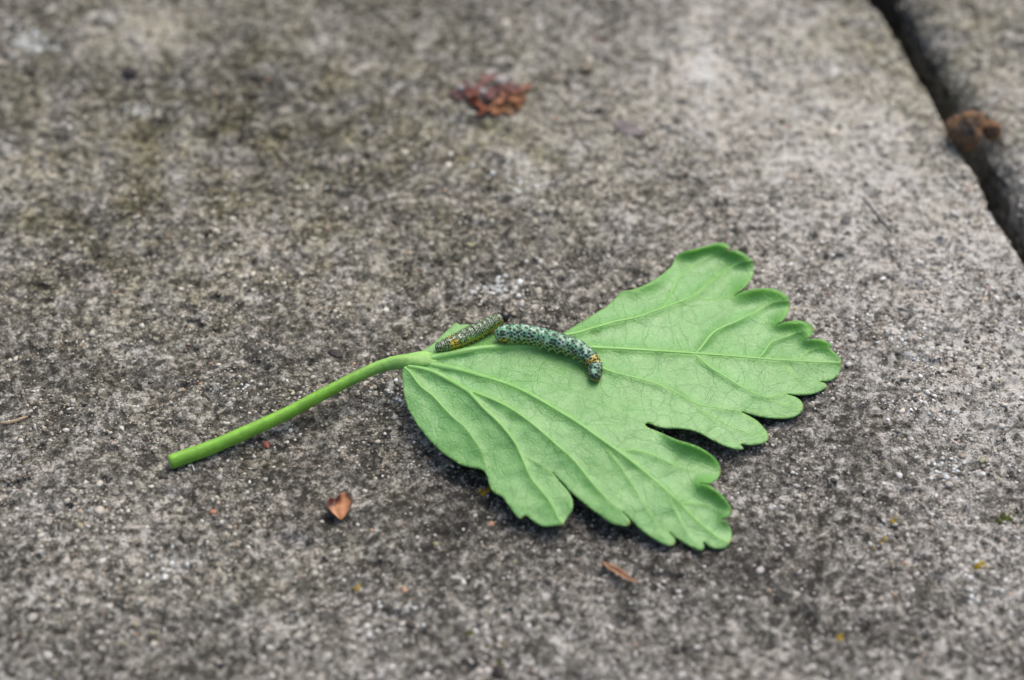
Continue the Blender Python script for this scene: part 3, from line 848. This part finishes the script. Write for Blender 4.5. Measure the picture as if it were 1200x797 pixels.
# ragged cut face
Tn = (C[0] - C[1]) / np.linalg.norm(C[0] - C[1])
upn = np.array([0, 0, 1.0]) - Tn * Tn[2]; upn /= np.linalg.norm(upn); sdn = np.cross(Tn, upn)
rr, cf, cvx = 8.0 * .114, [], []
nr = 5
for q in range(nr + 1):
    for s_ in range(16):
        a = s_ / 16 * 2 * math.pi
        r_ = rr * (1 - q / nr)
        bul = .40 * (1 - (1 - q / nr) ** 2) * (1 - .9 * math.exp(-((r_ - 0) / .3) ** 2)) + random.uniform(-.03, .03) - .12
        cvx.append(C[0] + Tn * (bul + .12 * math.cos(a + 1)) + r_ * (math.cos(a) * upn + math.sin(a) * sdn))
for q in range(nr):
    for s_ in range(16):
        a, b = q * 16 + s_, q * 16 + (s_ + 1) % 16
        cf.append((a, b, b + 16, a + 16))
mesh('cut_end', np.array(cvx), cf, M_CUT, stalk)

# ------------------------------------------------------------------ the two sawfly larvae
def larva(name, pts, style, label):
    """pts: photo places and radii (px) from head to tail"""
    p = catmull(pts, 1.2)
    n = 420
    s0 = np.concatenate([[0], np.cumsum(np.hypot(*np.diff(p[:, :2], axis=0).T))]); s0 /= s0[-1]
    S = np.linspace(0, 1, n)
    px, py, rp = (np.interp(S, s0, p[:, k]) for k in range(3))
    r = rp * .114
    # height of the leaf below, smoothed along the body
    zz = np.full(n, np.nan)
    for k in range(0, n, 10):
        q = at1(px[k], py[k], 5.5 + r[k])
        hit = LEAF_BVH.ray_cast(Vector((q[0], q[1], 60)), Vector((0, 0, -1)))[0]
        if hit is not None: zz[k] = hit.z
    ok = ~np.isnan(zz)
    z = np.interp(S, S[ok], zz[ok])
    ker = np.hanning(91); ker /= ker.sum()
    z = np.convolve(np.pad(z, 45, mode='edge'), ker, 'valid')
    C = at(px, py, z + r * .90 + style.get('lift', lambda s: 0 * s)(S))
    L = np.concatenate([[0], np.cumsum(np.linalg.norm(np.diff(C, axis=0), axis=1))]); Lt = L[-1]; sv = L / Lt
    m = 96
    th = np.linspace(-math.pi, math.pi, m, endpoint=False)
    TH, SS = np.meshgrid(th, sv)
    T = np.gradient(C, axis=0); T /= np.linalg.norm(T, axis=1)[:, None]
    up = np.array([0, 0, 1.0]) - T * T[:, 2:3]; up /= np.linalg.norm(up, axis=1)[:, None]
    sd = np.cross(T, up)
    hl = style['head']                                         # head length as share of the body
    nseg = 13
    seg = (SS - hl) / (1 - hl) * nseg
    fr = seg - np.floor(seg)
    body = smooth(hl - .004, hl + .01, SS)
    R = r[:, None] * np.ones_like(TH)
    # end caps
    e0 = np.clip(SS / hl, 0, 1); e1 = np.clip((1 - SS) / .055, 0, 1)
    R *= np.sqrt(np.clip(1 - (1 - np.clip(e0 * 1.5, 0, 1)) ** 2, 0, 1)) * np.sqrt(np.clip(1 - (1 - e1) ** 2.2, 0, 1))
    R *= 1 - .06 * np.exp(-((SS - hl) / .012) ** 2)             # neck
    R *= 1 - body * (.125 * np.exp(-(np.minimum(fr, 1 - fr) / .09) ** 2) + .030 * np.exp(-((fr - .36) / .06) ** 2) + .030 * np.exp(-((fr - .68) / .06) ** 2))
    low = np.abs(TH)
    R *= 1 - .17 * smooth(2.2, 2.9, low)                        # flattened belly
    R *= 1 + body * .07 * np.exp(-((low - 1.95) / .22) ** 2) * np.cos((fr - .5) * math.pi) ** 2   # lateral fold
    # prolegs and true legs are lobes of the same skin
    kseg = np.floor(seg)
    leg = np.where(kseg < 3, .30, np.where((kseg >= 4) & (kseg != 11), .34, 0.0)) * body
    wid = np.where(kseg < 3, .13, .22)
    R += r[:, None] * leg * np.exp(-((fr - .5) / wid) ** 2) * np.exp(-((low - 2.45) / .24) ** 2)
    # black warts with pale ground between
    dots = []
    rr_ = np.random.default_rng(style['seed'])
    for k in range(style['first'], nseg):
        for row, f in enumerate(style['rows']):
            if k == 0 and f < .1: continue
            for a in style['angles'][row % len(style['angles'])]:
                for sg in (-1, 1):
                    if rr_.random() < style.get('skip', .06): continue
                    dots.append(((k + f + rr_.normal(0, .035)) / nseg * (1 - hl) + hl, sg * a + rr_.normal(0, .05), style['dot'] * rr_.uniform(.7, 1.25)))
        for sg in (-1, 1):
            dots.append(((k + .5) / nseg * (1 - hl) + hl, sg * style['side_at'], style['dot'] * style['side']))
            dots.append(((k + .26) / nseg * (1 - hl) + hl, sg * (style['side_at'] - .24) + rr_.normal(0, .05), style['dot'] * .7))
            dots.append(((k + .74) / nseg * (1 - hl) + hl, sg * (style['side_at'] - .20) + rr_.normal(0, .05), style['dot'] * .65))
    spot = np.zeros_like(R)
    for ds, da, dr in dots:
        i0, i1 = np.searchsorted(sv, ds - 3 * dr / Lt), np.searchsorted(sv, ds + 3 * dr / Lt)
        if i1 <= i0: continue
        rloc = r[min(int(ds * (n - 1)), n - 1)]
        dd = (TH[i0:i1] - da + math.pi) % (2 * math.pi) - math.pi
        q = np.hypot((SS[i0:i1] - ds) * Lt, dd * rloc) / dr
        spot[i0:i1] = np.maximum(spot[i0:i1], smooth(1.25, .75, q))
    spot *= body
    R += spot * .045
    P = C[:, None] + R[..., None] * (np.cos(TH)[..., None] * up[:, None] + np.sin(TH)[..., None] * sd[:, None])
    # colours
    back, flank, belly, yel, black = (np.array(style[c]) for c in ('back', 'flank', 'belly', 'yellow', 'black'))
    nz1 = fbm2(SS * Lt * 1.0 + 9, TH * 1.3 + 4, .42, style['seed'] + 401, 3)
    nz2 = fbm2(SS * Lt + 2, TH * 1.3 + 14, 1.6, style['seed'] + 421, 2)
    w1 = smooth(style['side0'], style['side0'] + .55, low + (nz2 - .5) * .5)[..., None]; w2 = smooth(1.40, 1.80, low)[..., None]
    c = back * (1 - w1) + flank * w1
    c = c * (1 - w2) + belly * w2
    fleck = (smooth(.50, .74, nz1) * style['fleck'] * (1 - .6 * w1[..., 0]))[..., None]
    c = c * (1 - fleck) + np.array(style['fleck_c']) * fleck
    fur = (np.exp(-(np.minimum(fr, 1 - fr) / .08) ** 2) * .25 * body)[..., None]
    c = c * (1 - fur) + c * .55 * fur
    ymask = np.zeros_like(R)
    for a0, a1, amt, lowmin in style['ybands']:
        ymask = np.maximum(ymask, amt * smooth(a0 - .012, a0 + .008, SS) * smooth(a1 + .012, a1 - .008, SS) * smooth(lowmin - .35, lowmin + .2, low + (nz2 - .5) * .6))
    c = c * (1 - ymask[..., None]) + yel * (.8 + .5 * nz2[..., None]) * ymask[..., None]
    c = c * (1 - spot[..., None] * .95) + black * spot[..., None] * .95
    hd = (1 - smooth(hl - .006, hl + .004, SS))[..., None]
    c = c * (1 - hd) + np.array(style['headc']) * hd
    i, j = np.meshgrid(np.arange(n - 1), np.arange(m), indexing='ij')
    a, b = i * m + j, i * m + (j + 1) % m
    F = np.stack([a, a + m, b + m, b], -1).reshape(-1, 4)
    base = C[n // 2] - np.array([0, 0, r[n // 2]])
    o = mesh(name, P.reshape(-1, 3), F, M_LARVA, None, base=base, attrs={'tint': c.reshape(-1, 3)})
    tag(o, label, 'caterpillar', 'sawfly larvae on the leaf')
    # bristles on the warts
    hv, hf = [], []
    for ds, da, dr in dots:
        if abs(da) > 1.9 or rr_.random() < .25: continue
        k = min(int(ds * (n - 1)), n - 2)
        nrm = math.cos(da) * up[k] + math.sin(da) * sd[k]
        p0 = C[k] + nrm * r[k] * .97
        d = nrm + rr_.normal(0, .25, 3); d /= np.linalg.norm(d)
        sx = np.cross(d, T[k]); sx /= np.linalg.norm(sx); sy = np.cross(d, sx)
        b0 = len(hv)
        for q in range(3):
            hv.append(p0 + .028 * (math.cos(q * 2.1) * sx + math.sin(q * 2.1) * sy))
        hv.append(p0 + d * rr_.uniform(.22, .42))
        hf += [(b0, b0 + 1, b0 + 3), (b0 + 1, b0 + 2, b0 + 3), (b0 + 2, b0, b0 + 3)]
    tag(mesh('bristles', np.array(hv), hf, M_HAIR, o), kind='stuff')
    return o

larva('caterpillar', [(584.2,395.2,7.6),(586.6,393.6,9.8),(590.6,392,11.0),(600,391,11.4),(612,390.8,11.1),(630,394.4,11.2),(650,399.6,11.0),(668,405.2,10.5),(682,412,10.1),(691,419.8,9.4),(696.2,427.5,8.8),(697.6,434,8.3),(696.4,440,7.7),(693,445,6.6)],
      dict(seed=3, side0=.78, first=0, head=.024, rows=(.20, .52, .84), angles=((.20, .60, 1.00, 1.38), (.40, .80, 1.20), (.04, .60, 1.02, 1.40)), dot=.178, side=1.35, skip=.10, side_at=1.72,
           back=(.135, .330, .190), flank=(.33, .47, .22), belly=(.38, .47, .13), yellow=(.45, .34, .030), black=(.008, .011, .013), fleck=.8, fleck_c=(.46, .60, .54),
           ybands=((-.05, .085, .9, 1.05), (.805, .86, .95, -1), (.955, 1.05, .75, .9)), headc=(.12, .075, .014), lift=lambda s: -.25 * smooth(.07, 0, s)),
      'larger plump blue green caterpillar with black spots, curled to the right across the midvein')
larva('caterpillar', [(597.6,372,5.6),(595,371,6.9),(591.5,371.6,7.0),(588,373,6.3),(582,375.8,7.4),(574,380,8.3),(562,386.2,9.0),(548,393.2,8.9),(536,399,8.2),(526,403.2,7.5),(517,406.4,6.2),(510,408.8,4.9)],
      dict(seed=8, side0=.52, first=0, head=.100, rows=(.18, .50, .82), angles=((.12, .44, .78, 1.12), (.28, .60, .95, 1.28)), dot=.105, side=1.3, skip=.12, side_at=1.80,
           back=(.215, .300, .175), flank=(.20, .36, .075), belly=(.30, .40, .08), yellow=(.52, .40, .025), black=(.012, .014, .012), fleck=.85, fleck_c=(.45, .53, .42),
           ybands=((.13, .80, .80, 1.62), (.74, .83, .95, .35), (.10, .16, .6, .8)), headc=(.006, .006, .006), lift=lambda s: .5 * smooth(.45, 0, s)),
      'smaller slimmer grey speckled caterpillar with shiny black head, beside the leaf stalk')

# ------------------------------------------------------------------ crumbs and stones
def lump(name, p, size, mat, seed, sub=2, rough=.25, freq=1.3, parent=None, rot=0.0, sink=.25, base=None, attrs=None):
    v, f = icosub(sub)
    r = np.random.default_rng(seed)
    off = r.uniform(0, 50, 3)
    d = fbm2(v[:, 0] * freq + off[0] + v[:, 2] * .7, v[:, 1] * freq + off[1] - v[:, 2] * .6, 1.0, seed, 3, .6) - .5
    v = v * (1 + rough * 2 * d)[:, None] * np.array(size)
    c, s = math.cos(rot), math.sin(rot)
    v = np.stack([v[:, 0] * c - v[:, 1] * s, v[:, 0] * s + v[:, 1] * c, v[:, 2]], -1)
    v = v + np.asarray(p) + [0, 0, size[2] * (1 - 2 * sink)]
    return mesh(name, v, f, mat, parent, base=np.asarray(p) if parent is None else base, shade=True)

# stones lodged in the joint
def stone(px, py, z, size, seed, label, rot=0.0):
    p = at1(px, py, z)
    v, f = icosub(4)
    r = np.random.default_rng(seed)
    nn = np.zeros(len(v))
    for k in range(9):                                          # faceted like a broken cinder
        ax = r.normal(size=3); ax /= np.linalg.norm(ax)
        nn = np.maximum(nn, (v @ ax - r.uniform(.55, .85)))
    d = fbm2(v[:, 0] * 1.6 + seed + v[:, 2], v[:, 1] * 1.6 + v[:, 2] * .7, 1.0, seed, 4, .62) - .5
    d2 = fbm2(v[:, 0] * 6 + v[:, 2] * 3 + 9, v[:, 1] * 6 - v[:, 2] * 4 + seed, 1.0, seed + 50, 3, .6) - .5
    v = v * (1 - .6 * nn + .40 * d + .14 * d2)[:, None] * np.array(size)
    c, s = math.cos(rot), math.sin(rot)
    v = np.stack([v[:, 0] * c - v[:, 1] * s, v[:, 0] * s + v[:, 1] * c, v[:, 2]], -1) + p
    o = mesh('stone', v, f, M_RUST, base=p - [0, 0, size[2]])
    return tag(o, label, 'stone', 'rusty stones lodged in the joint')
stone(1131, 152, 1.6, (3.0, 3.0, 3.5), 12, 'larger rust brown stone wedged in the dark joint between the slabs', .5)
stone(1162, 152, .6, (1.6, 1.9, 1.9), 27, 'small rusty crumb against the far slab, right of the larger stone', .2)

# the red brown bud scale: a cupped, pointed shell
def bud_scale():
    p = ground_pt(397, 598)
    nu_, nv_ = 22, 18
    V, T_ = [], []
    for i_ in range(nu_):
        u = i_ / (nu_ - 1)
        for j_ in range(nv_):
            w = j_ / (nv_ - 1) * 2 - 1
            half = 1.62 * (min(1, u / .62) ** .8) * (1 - .30 * max(0, (u - .62) / .38) ** 1.5) + .05
            x = w * half * (1.18 if w > 0 else 1.0) + .15 * u
            y = -1.9 + 3.5 * u + (.10 * w - .45 * abs(w) ** 3) * u
            z = .18 + 1.25 * u ** .8 - .55 * u * math.exp(-((w + .35) / .4) ** 2 - ((u - .85) / .3) ** 2) * 1.6 + .45 * u * w * w + .30 * math.exp(-((w - .35) / .25) ** 2) * u + .06 * math.sin(5 * w + 4 * u)
            V.append((x, y, z))
            dark = smooth(.42, .78, u + .28 * (w < 0) * (-w) - .12) * (.95 if w < .25 else .35) + .9 * smooth(.70, .98, w) * smooth(.25, .5, u)
            dark = float(min(1, dark))
            a = np.array([.46, .205, .090]) * (1 + .10 * math.sin(5 * w)); b = np.array([.070, .016, .009])
            T_.append(a * (1 - dark) + b * dark)
    V = np.array(V); T_ = np.array(T_)
    c, s = math.cos(.22), math.sin(.22)
    V = np.stack([V[:, 0] * c - V[:, 1] * s, V[:, 0] * s + V[:, 1] * c, V[:, 2]], -1)
    V = V * [.92, .88, .92]
    W = V + [0, 0, -.16]
    F = []
    k_ = nu_ * nv_
    for i_ in range(nu_ - 1):
        for j_ in range(nv_ - 1):
            a = i_ * nv_ + j_
            F += [(a, a + 1, a + nv_ + 1, a + nv_), (a + k_, a + nv_ + k_, a + nv_ + 1 + k_, a + 1 + k_)]
    rim = [j_ for j_ in range(nv_)] + [i_ * nv_ + nv_ - 1 for i_ in range(1, nu_)] + [(nu_ - 1) * nv_ + j_ for j_ in range(nv_ - 2, -1, -1)] + [i_ * nv_ for i_ in range(nu_ - 2, 0, -1)]
    for a, b in zip(rim, rim[1:] + rim[:1]): F.append((b, a, a + k_, b + k_))
    o = mesh('bud_scale', np.vstack([V, W]) + p, F, M_BUD, base=p, attrs={'tint': np.vstack([T_, T_ * .8])})
    tag(o, 'shiny red brown bud scale, cupped and pointed, below the leaf stalk', 'bud scale')
bud_scale()

# thin curved husk
def husk():
    q = catmull([(706, 658), (713, 664), (722, 669.5), (731, 675), (741, 680.5), (752, 681.5)], 1.2)
    gz = np.mean([floor_z(*at1(x, y)[:2]) for x, y in q])
    s = np.linspace(0, 1, len(q))
    C = at(q[:, 0], q[:, 1], gz + .30 + .75 * s * (1 - s) * 2 + .15 * s)
    wd = .05 + .62 * np.sin(math.pi * np.clip(s * 1.12, 0, 1)) ** .9 * (1 - .35 * s)
    T = np.gradient(C, axis=0); T /= np.linalg.norm(T, axis=1)[:, None]
    sd = np.cross(T, [0, 0, 1.0]); sd /= np.linalg.norm(sd, axis=1)[:, None]
    V, K = [], []
    ms = 9
    for k in range(len(q)):
        for j_ in range(ms):
            w = j_ / (ms - 1) * 2 - 1
            V.append(C[k] + sd[k] * w * wd[k] * .8 + np.array([0, 0, 1]) * (wd[k] * (.75 * abs(w) ** 1.3) - .02))
            K.append(np.array([.34, .19, .105]) * (1 - .55 * math.exp(-((w + .15) / .22) ** 2)) + np.array([.20, .17, .12]) * max(0, abs(w) - .5) + np.array([.16, .15, .12]) * smooth(.7, .95, s[k]))
    V = np.array(V)
    W = V - [0, 0, .09]
    k_ = len(V)
    F = []
    for i_ in range(len(q) - 1):
        for j_ in range(ms - 1):
            a = i_ * ms + j_
            F += [(a, a + 1, a + ms + 1, a + ms), (a + k_, a + ms + k_, a + ms + 1 + k_, a + 1 + k_)]
    for i_ in range(len(q) - 1):
        a = i_ * ms; b = a + ms - 1
        F += [(a, a + ms, a + ms + k_, a + k_), (b + ms, b, b + k_, b + ms + k_)]
    o = mesh('dry_husk', np.vstack([V, W]), F, M_HUSK, base=C[0] * [1, 1, 0], attrs={'tint': np.array(K + K)})
    tag(o, 'thin curled tan husk lying in front of the leaf', 'husk')
husk()

# rusty heap of dried petals behind the leaf
def petal_heap():
    p = ground_pt(577, 116)
    root = empty('dried_petals', p)
    tag(root, 'crumbled heap of reddish brown dried petals on the slab behind the leaf', 'petals')
    spec = [(538,114,0,2.2,1.6,(.15,.085,.075)),(546,104,0,2.4,1.5,(.19,.10,.085)),(557,126,.4,2.9,1.8,(.37,.125,.055)),(551,117,.5,2.5,1.6,(.26,.10,.06)),(564,104,.3,2.4,1.6,(.22,.115,.095)),(572,94,0,2.6,1.4,(.30,.16,.12)),
            (582,129,.5,3.4,1.9,(.33,.155,.06)),(590,122,.9,2.9,1.6,(.36,.17,.085)),(604,118,.5,3.0,1.9,(.40,.19,.085)),(616,105,.2,2.0,1.3,(.34,.17,.10)),(600,108,.6,2.5,1.5,(.27,.14,.11)),(575,115,.9,2.8,1.7,(.21,.10,.085)),
            (568,133,.1,2.8,1.5,(.30,.10,.045)),(596,131,.1,2.6,1.6,(.27,.14,.055)),(586,104,.4,2.6,1.6,(.25,.13,.11)),(609,124,.2,2.2,1.4,(.35,.18,.07)),(563,115,1.0,2.2,1.5,(.32,.11,.06)),(590,112,1.1,2.0,1.3,(.30,.15,.10)),
            (581,92,0,1.9,1.2,(.34,.19,.13)),(530,112,0,1.4,1.0,(.17,.09,.08))]
    r = np.random.default_rng(77)
    for px, py, z, L, Wd, colr in spec:
        c = ground_pt(px, py) + [0, 0, z * .6 + .2]
        nu_, nv_ = 9, 8
        V = []
        ph, cu_, tw = r.uniform(0, 6), r.uniform(.4, 1.1), r.uniform(-.5, .5)
        for i_ in range(nu_):
            u = i_ / (nu_ - 1) * 2 - 1
            for j_ in range(nv_):
                w = j_ / (nv_ - 1) * 2 - 1
                half = Wd * .5 * math.sqrt(max(.04, 1 - u * u * .9)) * (1 + .12 * math.sin(9 * u + ph))
                V.append((u * L * .5, w * half, cu_ * (w * w * half + .35 * u * u) * .7 + .14 * math.sin(5 * u + ph) * w + tw * u * w * .5))
        V = np.array(V)
        a = r.uniform(0, 6.28); ca, sa_ = math.cos(a), math.sin(a)
        tx = r.uniform(-.5, .5)
        V = np.stack([V[:, 0], V[:, 1] * math.cos(tx) - V[:, 2] * math.sin(tx), V[:, 1] * math.sin(tx) + V[:, 2] * math.cos(tx)], -1)
        V = np.stack([V[:, 0] * ca - V[:, 1] * sa_, V[:, 0] * sa_ + V[:, 1] * ca, V[:, 2]], -1) + c
        W_ = V - [0, 0, .12]
        k_ = nu_ * nv_
        F = []
        for i_ in range(nu_ - 1):
            for j_ in range(nv_ - 1):
                q = i_ * nv_ + j_
                F += [(q, q + 1, q + nv_ + 1, q + nv_), (q + k_, q + nv_ + k_, q + nv_ + 1 + k_, q + 1 + k_)]
        rim = [j_ for j_ in range(nv_)] + [i_ * nv_ + nv_ - 1 for i_ in range(1, nu_)] + [(nu_ - 1) * nv_ + j_ for j_ in range(nv_ - 2, -1, -1)] + [i_ * nv_ for i_ in range(nu_ - 2, 0, -1)]
        for a_, b_ in zip(rim, rim[1:] + rim[:1]): F.append((b_, a_, a_ + k_, b_ + k_))
        mesh('petal', np.vstack([V, W_]), F, M_FLAKE, root, base=c, attrs={'tint': np.tile(np.array(colr) * [.66, .64, .74], (2 * k_, 1))})
petal_heap()

# pale pebbles caught on the heap
for px, py, r_, lab in ((566, 116, .62, 'tiny pale pebble caught in the middle of the dried petals'), (540, 107, .6, 'tiny pale pebble at the left end of the dried petals'), (584, 99, .75, 'pale greyish pebble at the back of the dried petals')):
    p = ground_pt(px, py) + [0, 0, 1.2 if px == 566 else .5]
    o = lump('pebble', p, (r_, r_ * .9, r_ * .75), M_PEBBLE, int(px), 2, .12)
    tag(o, lab, 'pebble', 'pale pebbles by the dried petals')

# yellow lichen crusts: each a cluster of small warty lobes grown together
def crust(name, px, py, parts, mat, seed, label, cat, group):
    r = np.random.default_rng(seed)
    V, F = [], []
    p = ground_pt(px, py)
    v0, f0 = icosub(1)
    fine_ = [(dx + r.normal(0, rad * 4.2), dy + r.normal(0, rad * 3.0), rad * r.uniform(.32, .6)) for dx, dy, rad in parts for _ in range(6)]
    for dx, dy, rad in fine_:
        g_ = ground_pt(px + dx, py + dy)
        v = v0 * (1 + r.uniform(-.22, .22, (len(v0), 1))) * [rad, rad, rad * .7] + g_ + [0, 0, rad * .25]
        F.append(f0 + len(V) * len(v0)); V.append(v)
    o = mesh(name, np.vstack(V), np.vstack(F), mat, base=p)
    return tag(o, label, cat, group)
YG = 'yellow lichen crusts on the slab'
crust('lichen_crust', 420, 689, [(0, 0, .40), (-2, 1.5, .30), (1, -3, .25)], M_YEL, 1, 'bright yellow lichen speck on the bare slab, below the bud scale', 'lichen', YG)
crust('lichen_crust', 568, 576, [(0, 1, .34), (4, -1, .36), (-4, -1, .30), (6, -4, .26), (1, 4, .26), (-2, 4, .2)], M_YEL, 2, 'ochre lichen cluster in the shade just under the leaf edge', 'lichen', YG)
crust('lichen_crust', 1148, 664, [(0, 0, .46), (-4, 2, .3), (2, -4, .3)], M_YEL, 3, 'yellow lichen speck nearest the right side of the slab', 'lichen', YG)
crust('lichen_crust', 983, 747, [(0, 0, .36), (2, 3, .28), (-3, 1, .22)], M_YEL, 4, 'yellow lichen speck at the bottom, right of the leaf tips', 'lichen', YG)
crust('lichen_crust', 1047, 611, [(0, 0, .34), (-3, 5, .24), (3, -4, .22), (-10, 20, .28), (-14, 25, .24), (-24, 31, .30)], M_YEL, 5, 'scattered string of ochre lichen warts right of the lower leaf lobe', 'lichen', YG)
crust('moss_tuft', 1177, 607, [(0, 0, .6), (-5, 3, .5), (5, 2, .45), (8, -2, .35), (-2, -4, .4)], M_MOSS, 6, 'small olive moss tuft at the right side of the slab', 'moss', 'moss crumbs on the slab')
crust('moss_tuft', 550, 742, [(0, 0, .36), (4, 0, .34), (-4, 1, .26)], M_MOSS, 7, 'bright green moss crumb at the bottom, uppermost of three', 'moss', 'moss crumbs on the slab')
crust('moss_tuft', 569, 757, [(0, 0, .26), (3, 0, .22)], M_MOSS, 8, 'tiny green moss crumb, middle of the three at the bottom', 'moss', 'moss crumbs on the slab')
crust('moss_tuft', 588, 779, [(0, 0, .42), (-3, -3, .3), (2, 4, .4)], M_MOSS, 9, 'dull green moss crumb by a dark bit, lowest of three', 'moss', 'moss crumbs on the slab')

def shard(name, px, py, L, Wd, Hh, rot, mat, seed, label, cat, group=None, sink=.2):
    p = ground_pt(px, py)
    o = lump(name, p, (L / 2, Wd / 2, Hh / 2), mat, seed, 3, .28, 1.8, rot=rot, sink=sink)
    return tag(o, label, cat, group)
shard('red_flake', 312, 522, .75, 1.25, .5, .35, M_RED, 41, 'tiny dark red flake just below the stalk', 'flake')
shard('orange_crumb', 250, 601, .9, .7, .5, .2, M_PINK, 42, 'tiny orange crumb left of the bud scale', 'crumb')
shard('dark_crumb', 586, 788, 1.3, 1.8, .8, .1, M_DARK, 43, 'dark crumb at the bottom edge beside green moss', 'crumb')
shard('dark_pebble', 153, 87, 2.4, 2.2, 1.4, .3, M_DARK, 44, 'small dark pebble at the upper left of the slab', 'pebble')
shard('dark_crumb', 992, 258, 1.5, 1.9, .45, -.5, M_TWIG, 45, 'dark crumb left of the dark twig', 'crumb')
shard('leaf_fragment', 735, 150, 5.0, 2.6, .30, -.6, M_PURPLE, 46, 'dark purplish dry leaf fragment right of the dried petals', 'leaf fragment')
shard('dark_crumb', 703, 131, 1.4, 1.4, .6, -.5, M_DARK, 47, 'dark crumb between the dried petals and the purplish fragment', 'crumb')
shard('dark_crumb', 393, 415, 2.2, 1.4, .6, -.4, M_DARK, 48, 'dark crumb behind the bend of the leaf stalk', 'crumb')

def twig(name, pts, rad, mat, label, cat, seed):
    q = catmull(pts, 2.0)
    C = np.array([ground_pt(x, y) for x, y in q]); zz = C[:, 2].copy()
    C[:, 2] = np.convolve(np.pad(zz, 3, mode='edge'), np.ones(7) / 7, 'valid') + rad * .7
    r = np.random.default_rng(seed)
    s = np.linspace(0, 1, len(q))
    V, F = tube(C, rad * (.45 + .75 * np.sin(math.pi * s) ** .6) * r.uniform(.85, 1.15, len(q)), 7)
    return tag(mesh(name, V, F, mat, base=C[0]), label, cat)
twig('twig', [(1010, 231), (1018, 240), (1026, 251), (1034, 260), (1045, 273)], .20, M_TWIG, 'thin dark twig on the pale part of the slab', 'twig', 3)
twig('straw', [(0, 497), (10, 496.5), (20, 494), (29, 490.5), (33, 489)], .22, M_STRAW, 'short tan straw at the left side of the slab', 'straw', 4)
twig('fibre', [(224.5, 543), (225.5, 546), (227, 549.5), (227.5, 552)], .09, M_FIBRE, 'tiny white fibre under the cut end of the stalk', 'fibre', 5)

for o in list(sc.objects):
    if '_o' in o: del o['_o']
